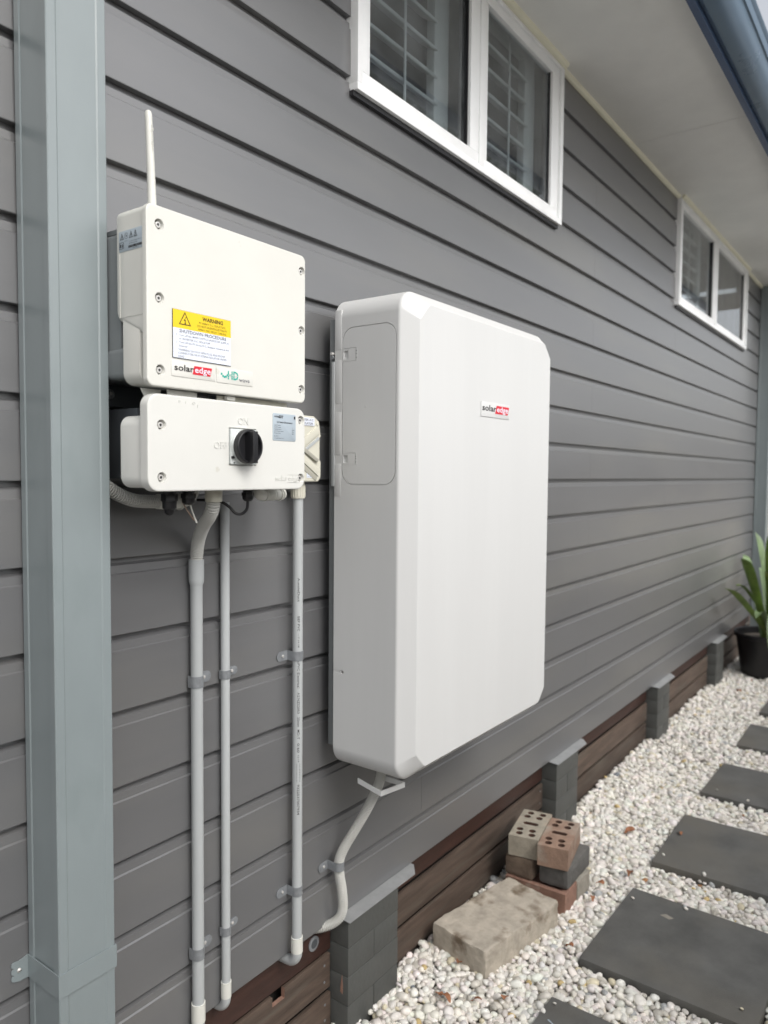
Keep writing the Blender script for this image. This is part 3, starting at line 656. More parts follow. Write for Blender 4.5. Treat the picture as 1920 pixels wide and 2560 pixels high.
mb = MB(); y = IYF; text(mb, 'ON', (-.3585, y-.0001, 1.4775), .0125, M['whiteb'], align='CENTER', ex=.0011, bold=.005); text(mb, 'OFF', (-.4140, y-.0001, 1.4310), .0125, M['whiteb'], align='CENTER', ex=.0011, bold=.005)
for s, x, z in (('P', -.506, 1.5055), ('I', -.492, 1.5055), ('O', -.4765, 1.505), ('I', -.466, 1.501)): text(mb, s, (x, y-.0001, z), .0052, M['whiteb'], ex=.0008)
text(mb, 'solar', (-.2735, y-.0001, 1.3725), .0105, M['whiteb'], ex=.0009, width=.034)
prism(mb, [(-.2390, 1.3690), (-.2080, 1.3690), (-.2065, 1.3700), (-.2380, 1.3700)], y-.0001, y-.0010, M['whiteb'], 'y'); prism(mb, [(-.2375, 1.3842), (-.2060, 1.3842), (-.2060, 1.3850), (-.2375, 1.3850)], y-.0001, y-.0010, M['whiteb'], 'y')
text(mb, 'edge', (-.2370, y-.0001, 1.3725), .0100, M['whiteb'], ex=.0009, width=.029); label(mb.build('raised_lettering', swb), kind='stuff')
mb = MB(); plate(mb, -.3915, -.3265, 1.4025, 1.4685, .003, -.2124, -.2215, M['plate'], .0012)
mb.tube([(-.359, -.2216, 1.4360), (-.359, -.2262, 1.4360), (-.359, -.2275, 1.436)], [.0325, .0318, .030], M['plate'], 40)
dp = mb.build('dial_plate', swb); k = MB(); k.box(-.3905, -.372, -.2240, -.2217, 1.4150, 1.4195, M['hole'], rot=Matrix.Rotation(math.radians(-14), 3, 'Y')); k.box(-.3845, -.382, -.2222, -.2217, 1.4045, 1.4065, M['hole']); k.build('padlock_slot', dp)
mb = MB(); c0 = Vector((-.359, 0, 1.4360))
def ring(mb, c, prof, m, n=48):
    loops = [[(c.x+r*math.cos(t), y, c.z+r*math.sin(t)) for t in [2*PI*k/n for k in range(n)]] for y, r in prof]
    return mb.loft(loops, m, True, True)
ring(mb, c0, [(-.2276, .030), (-.2290, .0325), (-.2375, .0325), (-.2395, .0315), (-.2402, .0298), (-.2398, .0275), (-.2340, .0262), (-.2315, .0250)], M['black']); dl = mb.build('dial', swb)
mb = MB(); mb.box(-.3650, -.3530, -.2535, -.2310, 1.4050, 1.4640, M['black'], .0018, 3); mb.build('handle', dl)
mb = MB(); plate(mb, -.2810, -.2160, 1.4510, 1.5045, .003, IYF-.0001, IYF-.0008, M['sticker'], .0003); st = mb.build('rating_sticker', swb)
logo(st, -.2770, 1.4970, .024, .0038, IYF-.0008, mono=True); mb = MB(); y = IYF-.0012
fq(mb, -.2215, -.2180, 1.4955, 1.5010, y, M['ink'])
text(mb, 'DC Switch Disconnector', (-.2480, y, 1.4860), .0034, M['ink'], align='CENTER', width=.044, bold=.01)
for k, (s, wd) in enumerate((('Rated PV Isolation', .0175), ('Rated PV System', .0175), ('Rated Inverter current', .019), ('DC-PV2 make current', .025), ('Enclosure Rating', .0165), ('IEC 60947-3', .011), ('For use with inverters only', .0255))):
    text(mb, s, (-.2770, y, 1.4805-k*.0039-(.002 if k > 4 else 0)), .0018, M['ink'], width=wd, bold=.01)
for k, s in enumerate(('V', '1000 V', '40 A', 'IP65')): text(mb, s, (-.2270, y, 1.4765-k*.0039), .0018, M['ink'], bold=.01)
mb.build('lettering', st)
# glands and fittings below the box
def gland(x, y, z0, z1, r, dome, nm='cable_gland'):
    mb = MB(); z = z0; mb.tube([(x, y, 1.3605), (x, y, z0-.004)], [r*.8, r*.8], M['black'], 8)
    mb.tube([(x, y, z0-.0041), (x, y, z0-.0052), (x, y, (z0+z1)/2)], [r*.95, r, r], M['black'], 6)
    mb.tube([(x, y, (z0+z1)/2-.0001), (x, y, (z0+z1)/2-.003), (x, y, z1+.004), (x, y, z1)], [r*.9, r*.88, r*.84, r*.55], M['black'], 18)
    if dome: mb.tube([(x, y, z1+.001), (x, y, z1-.004), (x, y, z1-.008), (x, y, z1-.010)], [r*.6, r*.56, r*.38, r*.1], M['black'], 16)
    return mb.build(nm, swb)
gland(-.470, -.145, 1.352, 1.318, .0150, True); gland(-.427, -.145, 1.352, 1.327, .0140, False); gland(-.277, -.145, 1.352, 1.330, .0130, False)
mb = MB(); mb.tube(spline([(-.243, -.14, 1.362), (-.243, -.14, 1.350), (-.238, -.14, 1.343), (-.228, -.14, 1.3415)], 6), .0125, M['collar'], 20)
mb.cyl((-.228, -.14, 1.3415), (-.180, -.14, 1.3415), .0115, M['collar'], 20)
for a, b, r in ((-.2275, -.2255, .0135), (-.205, -.2035, .0125), (-.199, -.1975, .0125), (-.1845, -.182, .0135)): mb.cyl((a, -.14, 1.3415), (b, -.14, 1.3415), r, M['collar'], 20)
for k in range(7): mb.cyl((-.221+k*.0022, -.14, 1.3415), (-.2200+k*.0022, -.14, 1.3415), .0124, M['collar'], 18)
mb.tube(spline([(-.180, -.14, 1.3415), (-.168, -.132, 1.342), (-.160, -.118, 1.347), (-.155, -.09, 1.352), (-.150, -.06, 1.355), (-.13, -.05, 1.38)], 6), .0122, M['collar'], 20); mb.build('conduit_elbow', swb)
mb = MB(); mb.tube(spline([(-.440, -.07, 1.331), (-.405, -.07, 1.329), (-.375, -.072, 1.334), (-.362, -.074, 1.348), (-.36, -.076, 1.37)], 8), .0145, M['collar'], 20); mb.cyl((-.392, -.07, 1.329), (-.388, -.07, 1.3295), .0165, M['collar'], 20); mb.build('conduit_elbow', swb)
mb = MB(); mb.tube(spline([(-.277, -.145, 1.332), (-.278, -.143, 1.314), (-.286, -.136, 1.304), (-.296, -.128, 1.306), (-.304, -.12, 1.318), (-.314, -.11, 1.327), (-.326, -.09, 1.331), (-.335, -.06, 1.331)], 8), .0030, M['black'], 10); mb.build('cable', swb)
mb = MB(); mb.tube(spline([(-.437, -.14, 1.332), (-.428, -.142, 1.317), (-.412, -.143, 1.297)], 8), .0011, M['bk_pink'], 8)
mb.tube(spline([(-.420, -.14, 1.332), (-.416, -.142, 1.315), (-.408, -.143, 1.296), (-.406, -.143, 1.292)], 8), .0016, M['collar'], 8); mb.build('loose_wire', swb)
mb = MB(); corrugated(mb, [(-.60, -.045, 1.50), (-.592, -.050, 1.43), (-.570, -.058, 1.385), (-.535, -.066, 1.353), (-.498, -.070, 1.336), (-.460, -.070, 1.3315), (-.436, -.070, 1.331)], .0128, M['flex'], .0044)
o = mb.build('flexible_conduit'); label(o, 'short grey corrugated conduit curving from behind the downpipe to below the switch box', 'conduit')

# ------------------------------------------------------------------ AC isolator
iso = thing('isolator_switch', (-.004, 0, 1.365), 'cream isolator switch with chevron ridges half hidden behind the switch box', 'isolator')
mb = MB(); y0, yf = -.002, -.055
oct_ = [(-.055, 1.378), (-.048, 1.367), (.040, 1.367), (.049, 1.376), (.049, 1.415), (.045, 1.418), (.045, 1.474), (.049, 1.478), (.043, 1.512), (.024, 1.524), (-.035, 1.524), (-.055, 1.510)]
def sc(p, k): cx, cz = -.003, 1.445; return [(cx+(x-cx)*k, cz+(z-cz)*k) for x, z in p]
mb.loft([[(x, y, z) for x, z in q] for y, q in ((y0, sc(oct_, .93)), (-.035, sc(oct_, .98)), (-.045, oct_), (yf+.002, oct_), (yf, sc(oct_, .965)))], M['iso']); ib = mb.build('body', iso)
mb = MB(); Rm = lambda d: Matrix.Rotation(math.radians(d), 3, 'Y')
mb.box(-.035, .043, yf-.004, yf+.002, 1.4625, 1.4805, M['iso'], .0015, rot=Rm(-32)); mb.box(-.035, .043, yf-.004, yf+.002, 1.4015, 1.4195, M['iso'], .0015, rot=Rm(32)); mb.build('chevron_ridge', iso)
mb = MB(); mb.box(-.032, .036, yf-.008, yf, 1.4275, 1.4375, M['isod'], .003, rot=Rm(28)); mb.box(-.030, .038, yf-.0015, yf, 1.385, 1.399, M['isod'], .001, rot=Rm(32)); mb.box(-.02, .044, yf-.003, yf, 1.452, 1.459, M['conduit'], .0005, rot=Rm(-32)); mb.build('lever', iso)
mb = MB(); mb.box(-.045, .023, yf-.0022, yf-.0002, 1.5005, 1.5195, M['signw'], .0003); s1 = mb.build('name_plate', iso)
mb = MB(); text(mb, 'INVERTER A.C.', (.0205, yf-.0026, 1.5118), .0050, M['inkgrey'], align='RIGHT', width=.060, bold=.008); text(mb, 'ISOLATOR', (.0165, yf-.0026, 1.5033), .0050, M['inkgrey'], align='RIGHT', width=.038, bold=.008); mb.build('lettering', s1)
mb = MB(); mb.box(-.003, .018, yf-.0010, yf-.0002, 1.3765, 1.3875, M['signw']); s1 = mb.build('name_plate', iso)
mb = MB(); text(mb, 'WHB140', (.0000, yf-.0014, 1.3835), .0026, M['ink'], width=.014, bold=.01); text(mb, '1P  40A', (.0000, yf-.0014, 1.3785), .0024, M['ink'], width=.015, bold=.01); mb.build('lettering', s1)
for x, z in ((.034, 1.506), (.038, 1.383)):
    mb = MB(); mb.tube([(x, yf+.001, z), (x, yf-.0015, z), (x, yf-.002, z)], [.0038, .0036, .0028], M['iso'], 16); mb.build('screw_cap', iso)

# ------------------------------------------------------------------ conduits
def clip(t, x, yc, z, r, side, w_=.017):
    """one-hole saddle: half band round the pipe plus a tab to one side with a screw"""
    mb = MB(); n = 16; e = .0014; loops = []
    a0, a1 = (PI, 2*PI) # faces -Y
    outer = [(x+(r+e)*math.cos(a0+(a1-a0)*k/n), yc+(r+e)*math.sin(a0+(a1-a0)*k/n)) for k in range(n+1)]
    inner = [(x+(r+.0001)*math.cos(a0+(a1-a0)*k/n), yc+(r+.0001)*math.sin(a0+(a1-a0)*k/n)) for k in range(n+1)]
    yw = -.0008
    if side > 0: outer = [(x-r-e, yw-.004)] + outer + [(x+r+e, yw-e*1.2), (x+r+.0275, yw-e*1.2)]; inner = [(x-r-.0001, yw-.004)] + inner + [(x+r+.0001, yw), (x+r+.0275, yw)]
    else: outer = [(x-r-.0275, yw-e*1.2), (x-r-e, yw-e*1.2)] + outer + [(x+r+e, yw-.004)]; inner = [(x-r-.0275, yw), (x-r-.0001, yw)] + inner + [(x+r+.0001, yw-.004)]
    prism(mb, outer+inner[::-1], z-w_/2, z+w_/2, M['galv'], 'z')
    xt = x+side*(r+.0255)
    mb.tube([(xt, yw-e*1.2-.0003, z), (xt, yw-.0003, z)], [w_/2, w_/2], M['galv'], 18)
    o = mb.build('clip', t, 30)
    xs = x+side*(r+.0175); k = MB(); k.tube([(xs, yw-e*1.2-.0002, z), (xs, yw-e*1.2-.0009, z)], [.0052, .0050], M['galv'], 16)
    k.tube([(xs, yw-e*1.2-.0010, z), (xs, yw-e*1.2-.0028, z), (xs, yw-e*1.2-.0034, z)], [.0040, .0034, .0018], M['steel'], 14)
    k.build('screw', o)
def elbow(t, x, yc, r, ztop, zb):
    mb = MB(); mb.tube([(x, yc, ztop), (x, yc, ztop-.0006), (x, yc, zb)], [r*1.02, r*1.18, r*1.18], M['collar'], 24); mb.tube([(x, yc, ztop+.0006), (x, yc, ztop-.0002)], [r*1.18, r*1.18], M['collar'], 24); mb.build('collar', t)
    mb = MB(); mb.tube(spline([(x, yc, zb+.0005), (x, yc+.001, zb-.010), (x, yc+.008, zb-.022), (x, yc+.022, zb-.030), (x, yc+.055, zb-.032)], 6), [r*1.06]*25, M['conduit'], 24); mb.build('elbow', t)
tl = thing('electrical_conduit', (-.3035, -.017, .17), 'leftmost and thickest grey conduit, bell mouth joint under the corrugated hose', 'conduit', 'grey conduits running down the wall')
r = .0128; mb = MB(); mb.tube([(-.3035, -.017, 1.2040), (-.3035, -.017, 1.2038), (-.3035, -.017, 1.165), (-.3035, -.017, 1.157), (-.3035, -.017, 1.150), (-.3035, -.017, 1.148), (-.3035, -.017, .20)], [.0152, .0160, .0160, .0156, .0134, r, r], M['conduit'], 28); mb.build('pipe', tl)
clip(tl, -.3035, -.017, .944, r, 1, .0245); clip(tl, -.3035, -.017, .349, r, 1, .0245); elbow(tl, -.3035, -.017, r, .236, .195)
tm = thing('electrical_conduit', (-.2205, -.0125, .17), 'middle and thinnest grey conduit between two thicker ones', 'conduit', 'grey conduits running down the wall')
r = .0100; mb = MB(); mb.tube([(-.2205, -.0125, 1.322), (-.2205, -.0125, .20)], [r, r], M['conduit'], 24); mb.build('pipe', tm)
clip(tm, -.2205, -.0125, .941, r, 1, .019); clip(tm, -.2205, -.0125, .355, r, 1, .019); elbow(tm, -.2205, -.0125, r, .236, .200)
tr_ = thing('electrical_conduit', (.004, -.023, .17), 'rightmost grey conduit with black printed lettering running down it', 'conduit', 'grey conduits running down the wall')
r = .0125; XR_, YR_ = .001, -.024; mb = MB(); mb.tube([(XR_, YR_, 1.335), (XR_, YR_, .20)], [r, r], M['conduit'], 28); mb.build('pipe', tr_)
mb = MB(); mb.tube([(XR_, YR_, 1.3675), (XR_, YR_, 1.350), (XR_, YR_, 1.3265), (XR_, YR_, 1.3260)], [.0165, .0172, .0165, .0126], M['iso'], 24)
for k in range(16):
    a = 2*PI*k/16; mb.box(XR_+.0168*math.cos(a)-.0008, XR_+.0168*math.cos(a)+.0008, YR_+.0168*math.sin(a)-.0008, YR_+.0168*math.sin(a)+.0008, 1.330, 1.358, M['iso'])
mb.build('adaptor', tr_)
clip(tr_, XR_, YR_, .942, r, -1, .0235); clip(tr_, XR_, YR_, .352, r, -1, .0235); elbow(tr_, XR_, YR_, r, .232, .194)
# printing wrapped on the pipe: reads top to bottom, glyph tops face right
def wrapped(pieces, x, yc, r, u0):
    out = MB()
    for s, ztop, zbot, h in pieces:
        tmp = MB()
        if s == '|':
            z = ztop
            while z > zbot: ww = random.choice((.0008, .0014, .0022, .003)); quad(tmp, [(-h/2, 0, z), (h/2, 0, z), (h/2, 0, z-ww), (-h/2, 0, z-ww)], M['ink']); z -= ww+random.choice((.0008, .0014))
        else: text(tmp, s, (-h/2, 0, ztop), h, M['ink'], FRONT, rot=-PI/2, width=ztop-zbot, bold=.006)
        vs = []
        for (a, b, c_) in tmp.v:
            th = -PI/2 + u0 + a/r; vs.append((x+(r+.00025)*math.cos(th), yc+(r+.00025)*math.sin(th), c_))
        out.add(vs, tmp.f, M['ink'])
    return out
wr = wrapped([('AussieDuct', 1.134, 1.076, .0055), ('BEP PVC', 1.040, 1.004, .0055), ('-- 7 12.18', .998, .964, .003), ('uPVC Electrical', .930, .864, .0058), ('AS/NZS2053', .853, .801, .0058),
              ('25mm', .792, .768, .0058), ('MD-T', .761, .737, .0058), ('0/60', .727, .704, .0058), ('12:19', .697, .680, .0035), ('|', .676, .632, .0085), ('9322537007934', .624, .548, .0058)], XR_, YR_, r, -.62)
wr.build('lettering', tr_)
# corrugated piece from the switch box to the left conduit
tf = thing('flexible_conduit', (-.3035, -.02, 1.20), 'corrugated grey hose bending from under the switch box into the leftmost conduit', 'conduit')
mb = MB(); corrugated(mb, [(-.3035, -.017, 1.196), (-.3040, -.020, 1.222), (-.312, -.036, 1.250), (-.332, -.075, 1.280), (-.352, -.115, 1.300), (-.363, -.138, 1.318), (-.3645, -.143, 1.336)], .0137, M['flex'], .0040); mb.build('hose', tf)
mb = MB(); mb.tube([(-.3645, -.143, 1.3605), (-.3645, -.143, 1.352), (-.3645, -.143, 1.331), (-.3645, -.143, 1.3303)], [.0165, .0172, .0165, .0140], M['iso'], 12); mb.build('adaptor', tf)

# ------------------------------------------------------------------ battery
BX0, BX1, BZ0, BZ1, BYF = .1036, .8936, .6409, 1.8199, -.286
bat = thing('battery', (.4986, 0, .6409), 'large white wall battery with chamfered front and a red and black logo', 'battery')
IN, INZ = .032, .034
fx0, fx1, fz0, fz1 = BX0+IN, BX1-IN, BZ0+INZ, BZ1-INZ
n = 10; mb = MB()
loops = [rr(BX0, BX1, BZ0, BZ1, .052, n, -.050, .002), rr(BX0, BX1, BZ0, BZ1, .052, n, -.052), rr(BX0, BX1, BZ0, BZ1, .052, n, -.2420)]
for t, i in ((-.2460, .0006), (-.2490, .0022), (-.2515, .0045)): loops.append(rr(BX0, BX1, BZ0, BZ1, .052, n, t, i))
octf = rr(fx0, fx1, fz0, fz1, .040, n, BYF, 0, cutk=True); l0 = loops[-1]
for t in (.25, .5, .75, .93): loops.append([tuple(a[k]*(1-t)+b[k]*t for k in range(3)) for a, b in zip(l0, octf)])
loops.append(octf)
mb.loft(loops, M['white']); shell = mb.build('shell', bat, 43)
# grooves cut into the left side (plane x = BX0)
def sring(mb, y0, y1, z0, z1, r, wd=.0012, dep=.003):
    a = rr(y0, y1, z0, z1, r, 8, 0, 0, 'x'); b = rr(y0, y1, z0, z1, r, 8, 0, wd*1.5, 'x'); N_ = len(a)
    vs = [(BX0-.004, p[1], p[2]) for p in a]+[(BX0-.004, p[1], p[2]) for p in b]+[(BX0+dep, p[1], p[2]) for p in a]+[(BX0+dep, p[1], p[2]) for p in b]; fs = []
    for i in range(N_):
        j = (i+1) % N_; fs += [(i, j, j+N_, i+N_), (i+2*N_, i+3*N_, j+3*N_, j+2*N_), (i, i+2*N_, j+2*N_, j), (i+N_, j+N_, j+3*N_, i+3*N_)]
    mb.add(vs, fs, M['white'])
c = MB(); sring(c, -.2400, -.0760, 1.3600, 1.7440, .034); cut(shell, c, 43)
for z0, z1 in ((1.662, 1.694), (1.408, 1.438)):
    c = MB(); c.box(BX0-.004, BX0+.0022, -.1180, -.0770, z1-.0009, z1, M['white']); c.box(BX0-.004, BX0+.0022, -.1180, -.0770, z0, z0+.0007, M['white']); c.box(BX0-.004, BX0+.0025, -.1188, -.1176, z0+.001, z1-.001, M['white'])
    c.box(BX0-.004, BX0+.0045, -.0945, -.0800, z0+.0055, z1-.0055, M['white'], .0018, 3); cut(shell, c, 43)
    k = MB()
    for q in (z0+.007, z1-.009, (z0+z1)/2): k.box(BX0-.0003, BX0+.0006, -.1212, -.1192, q, q+.0015, M['hole'])
    k.box(BX0-.0006, BX0+.0008, -.1225, -.1220, z0, z1, M['white']); k.build('latch_hinge', bat)
c = MB(); c.tube([(BX0-.003, -.081, .888), (BX0+.004, -.081, .888)], [.0052, .0050], M['white'], 20); cut(shell, c, 43); c = MB(); c.box(BX0-.003, BX0+.0012, -.0752, -.0505, .8840, .8920, M['white']); cut(shell, c, 43)
k = MB(); k.tube([(BX0+.0038, -.081, .888), (BX0+.0015, -.081, .888)], [.004, .0035], M['steel'], 14); k.tube([(BX0+.0014, -.081, .888), (BX0+.0013, -.081, .888)], [.0018, .0018], M['hole'], 6); k.build('screw', bat)
k = MB(); k.tube([(BX0-.0001, -.149, 1.5500), (BX0-.0008, -.149, 1.5500)], [.0024, .0018], M['white'], 16); k.build('moulding_mark', bat)
for z0, z1 in ((1.692, 1.789), (1.561, 1.667), (1.433, 1.539), (1.330, 1.411)):
    k = MB(); k.box(BX0-.0007, BX0+.004, -.0735, -.0525, z0, z1, M['white'], .0014, 2); k.build('side_tab', bat)
mb = MB(); mb.box(BX0+.006, BX1-.006, -.0495, -.030, BZ0+.05, BZ1-.05, M['alum'], .002); mb.box(BX0-.002, BX0+.02, -.052, -.043, 1.355, 1.664, M['conduit'], .001); mb.box(.2, .8, -.030, -.0015, 1.62, 1.68, M['galv']); mb.box(.2, .8, -.030, -.0015, .80, .86, M['galv']); mb.build('wall_bracket', bat)
k = MB(); k.cyl((BX0+.003, -.045, 1.684), (BX0-.006, -.045, 1.684), .004, M['steel'], 12, .0006); k.cyl((BX0+.003, -.043, 1.675), (BX0-.003, -.043, 1.675), .006, M['galv'], 12, .0006); k.build('bracket_bolt', bat)
mb = MB(); plate(mb, .4255, .5885, 1.5425, 1.5825, .002, BYF-.0009, BYF-.0017, M['white'], .0004); lp = mb.build('logo_label', bat); logo(lp, .4310, 1.5590, .150, .0165, BYF-.0017)
mb = MB(); prism(mb, [(-.112, .6156), (-.1855, .6005), (-.1855, .5870), (-.112, .6021)], .1300, .1316, M['white'])
prism(mb, [(.1318, .6003), (.235, .5885), (.235, .5750), (.1318, .5868)], -.1855, -.1839, M['white'], 'y'); mb.box(.2335, .2350, -.1837, -.10, .5755, .5885, M['white']); mb.box(.2335, .2350, -.12, -.10, .5887, .6415, M['white'])
mb.build('cable_guard', bat)
tb = thing('flexible_conduit', (.17, -.03, .36), 'long corrugated grey hose winding from under the white battery down to the pier', 'conduit')
mb = MB(); corrugated(mb, [(.215, -.128, .650), (.2165, -.122, .600), (.216, -.110, .560), (.205, -.085, .500), (.184, -.058, .440), (.163, -.040, .395), (.157, -.030, .360), (.163, -.027, .320), (.172, -.028, .275), (.174, -.030, .230), (.166, -.026, .203), (.148, -.010, .186), (.125, .015, .178), (.10, .06, .172)], .0132, M['flex'], .0048); mb.build('hose', tb)
mb = MB(); mb.cyl((.2165, -.124, .66), (.2165, -.123, .625), .018, M['rail'], 18); mb.build('adaptor', tb)
clip(tb, .157, -.029, .350, .0136, -1, .0235)

# ------------------------------------------------------------------ concrete block, bricks, leaves
def rough_box(lx, ly, lz, m, res, amp, bev, seed, name):
    bm = bmesh.new(); bmesh.ops.create_cube(bm, size=1)
    for v in bm.verts: v.co = Vector((v.co.x*lx, v.co.y*ly, v.co.z*lz))
    bmesh.ops.bevel(bm, geom=bm.edges[:], offset=bev, segments=2, affect='EDGES', profile=.6)
    bmesh.ops.subdivide_edges(bm, edges=[e for e in bm.edges if e.calc_length() > res*2], cuts=max(2, int(lx/res)), use_grid_fill=True)
    bmesh.ops.triangulate(bm, faces=[f for f in bm.faces if len(f.verts) > 4])
    from mathutils import noise
    for v in bm.verts:
        d = noise.noise_vector(v.co*22+Vector((seed, 0, 0)))*amp + noise.noise_vector(v.co*80+Vector((seed, 5, 0)))*amp*.5
        ed = sum(1 for k, l in enumerate((lx, ly, lz)) if abs(v.co[k]) > l/2-bev*1.6)
        v.co += d*(1.7 if ed >= 2 else 1.0)
    me = bpy.data.meshes.new(name); bm.to_mesh(me); bm.free(); me.materials.append(m); me.shade_smooth(); me.set_sharp_from_angle(angle=math.radians(50))
    o = bpy.data.objects.new(name, me); COL.objects.link(o); return o
o = rough_box(.40, .215, .105, M['block'], .012, .0022, .006, 3, 'concrete_block')
o.location = (.8345, -.148, -.110); o.rotation_euler = (0, 0, math.radians(-9.5))
label(o, 'old stained concrete block lying flat on the gravel in front of the brick stack', 'concrete block')

def brick(cx, cy, cz, ang, m, lab, holes=False, dims=(.230, .110, .076), bev=.003, seed=0, frog=False):
    if holes:
        mb = MB(); mb.box(-.115, .115, -.055, .055, -.038, .038, m, bev, 2); o = mb.build('brick')
        c = MB()
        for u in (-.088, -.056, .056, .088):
            for v in (-.023, .023): c.cyl((u, v+(.004 if abs(u) < .07 else -.002), -.05), (u, v+(.004 if abs(u) < .07 else -.002), .05), .0125, M['holeshade'], 16)
        c.loft([[(.0115*math.cos(a), (.017 if math.sin(a) >= 0 else -.017)+.0115*math.sin(a), z) for a in [2*PI*(k+.5)/18 for k in range(18)]] for z in (-.05, .05)], M['holeshade'])
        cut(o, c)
    elif frog:
        mb = MB(); mb.box(-.115, .115, -.055, .055, -.038, .038, m, bev, 2); o = mb.build('brick'); c = MB(); c.box(-.095, .095, -.036, .036, .022, .05, m, .006); cut(o, c)
    else: o = rough_box(*dims, m, .02, .0012, bev, seed, 'brick')
    o.location = (cx, cy, cz); o.rotation_euler = (0, 0, math.radians(ang))
    return label(o, lab, 'brick', 'bricks stacked on the gravel')
z3 = .080-.038; z2 = .0035-.038; z1 = -.073-.038
brick(1.209, -.090, z3, 11.5, M['bk_pale'], 'pale grey brick with round holes, on top of the stack nearest the wall', True)
brick(1.2045, -.2055, z3, 11.5, M['bk_pink'], 'pinkish brick with round holes, on top of the stack on the path side', True)
brick(1.205, -.094, z2, 2, M['bk_brown'], 'brown rounded brick in the middle layer, wall side', dims=(.225, .108, .075), bev=.012, seed=11)
brick(1.222, -.222, z2, 1, M['bk_dark'], 'dark grey rounded brick in the middle layer, path side', dims=(.225, .112, .075), bev=.014, seed=21)
brick(1.140, -.165, z1, 91, M['bk_red'], 'orange red brick at the bottom of the stack, end against the concrete block', frog=True)
brick(1.257, -.170, z1, 88, M['bk_grey'], 'grey brick at the bottom of the stack on the far side', dims=(.228, .106, .074), bev=.006, seed=31)

def leafmesh(l, w_, curl, seed):
    rs = random.Random(seed); n = 9; vs = []; fs = []
    for i in range(n):
        t = i/(n-1); ww = w_*math.sin(PI*min(1, t*.93+.05))**.8*.5; x = (t-.5)*l; zz = curl*math.sin(t*PI*1.3+rs.random())*l*.18
        b = rs.uniform(-.1, .1)*w_; vs += [(x, -ww+b, zz+ww*.55), (x, b, zz), (x, ww+b, zz+ww*.5)]
    for i in range(n-1):
        for k in range(2): a = i*3+k; fs.append((a, a+1, a+4, a+3))
    n0 = len(vs); vs += [(x, y, z-.0006) for x, y, z in vs]; fs += [tuple(q+n0 for q in reversed(f)) for f in fs]
    return vs, fs
LV = [(.459, -.172, .075, .022, 62, 'long brown dry leaf on the gravel at the bottom edge near the pier'), (1.465, -.383, .055, .022, 10, 'tan dry leaf on the gravel between the pavers and the brick stack'),
      (1.325, -.318, .038, .024, 70, 'curled orange brown dry leaf behind the brick stack'), (1.215, -.330, .050, .016, 25, 'pinkish brown narrow dry leaf beside the bottom bricks'),
      (1.80, -.272, .05, .03, 130, 'broad red brown dry leaf on the gravel beyond the brick stack'), (.565, -.317, .028, .022, 20, 'small amber leaf scrap on the gravel beside the nearest paver'),
      (.902, -.372, .030, .026, 80, 'small yellow orange leaf scrap beside the second paver'), (4.35, -.20, .06, .03, 30, 'blurred reddish dry leaf on the gravel in front of the plant pot'),
      (1.9, -.45, .03, .018, 40, 'small brown dry leaf lying at the left corner of the third paver'), (.62, -.13, .022, .02, 5, 'small yellow leaf scrap beside the concrete block near the wall'), (.505, -.255, .035, .012, 100, 'thin grey brown twig like leaf near the bottom edge')]
for i, (x, y, l, w_, a, lab) in enumerate(LV):
    v, f = leafmesh(l, w_, 1, i); mb = MB(); mb.add(v, f, M['leafdry']); o = mb.build('dry_leaf', None, 180); o.location = (x, y, -.1235 if y > -.42 else -.118); o.rotation_euler = (math.radians(random.uniform(-12, 12)), math.radians(random.uniform(-8, 8)), math.radians(a))
    label(o, lab, 'leaf', 'dry leaves on the gravel')

# ------------------------------------------------------------------ potted plant
pc = Vector((5.06, -.26, -.145))
pt = thing('potted_plant', pc, 'strap leaved green plant in a black plastic pot at the far corner of the wall', 'potted plant')
mb = MB()
def ringz(c, prof, m, n=36): return [[(c.x+r*math.cos(2*PI*k/n), c.y+r*math.sin(2*PI*k/n), c.z+z) for k in range(n)] for z, r in prof]
mb.loft(ringz(pc, [(0, .175), (.01, .185), (.29, .225), (.295, .24), (.325, .243), (.33, .238), (.325, .226), (.27, .220)], None), M['black']); mb.build('pot', pt)
mb = MB(); mb.loft(ringz(pc, [(.275, .218), (.285, .12), (.283, .01)], None), M['soil'], False, True); mb.build('potting_soil', pt)
def strap(tip, wmid, m, droop, root=None, wob=0):
    root = Vector(root or (pc.x+random.uniform(-.04, .04), pc.y+random.uniform(-.04, .04), pc.z+.28)); tip = Vector(tip)
    mid = (root+tip)/2+Vector((0, 0, droop)); path = spline([root, root*.35+mid*.65+Vector((0, 0, droop*.2)), mid*.45+tip*.55+Vector((0, 0, droop*.35)), tip], 5)
    vs = []; fs = []; n = len(path)
    for i, p in enumerate(path):
        t = i/(n-1); d = (path[min(i+1, n-1)]-path[max(i-1, 0)]).normalized(); s = d.cross(Vector((0, 0, 1)));
        if s.length < .1: s = Vector((0, 1, 0))
        s.normalize(); nn = s.cross(d); ww = wmid*(.45+.9*t)*(1 if t < .55 else max(0.03, 1-((t-.55)/.45)**2.0))
        vs += [p-s*ww+nn*ww*.45, p, p+s*ww+nn*ww*.45, p-nn*.003]
    for i in range(n-1):
        a = i*4
        for k in ((0, 1), (1, 2), (2, 3), (3, 0)): fs.append((a+k[0], a+k[1], a+4+k[1], a+4+k[0]))
    mb = MB(); mb.add(vs, fs, m); return mb.build('leaf', pt, 60)
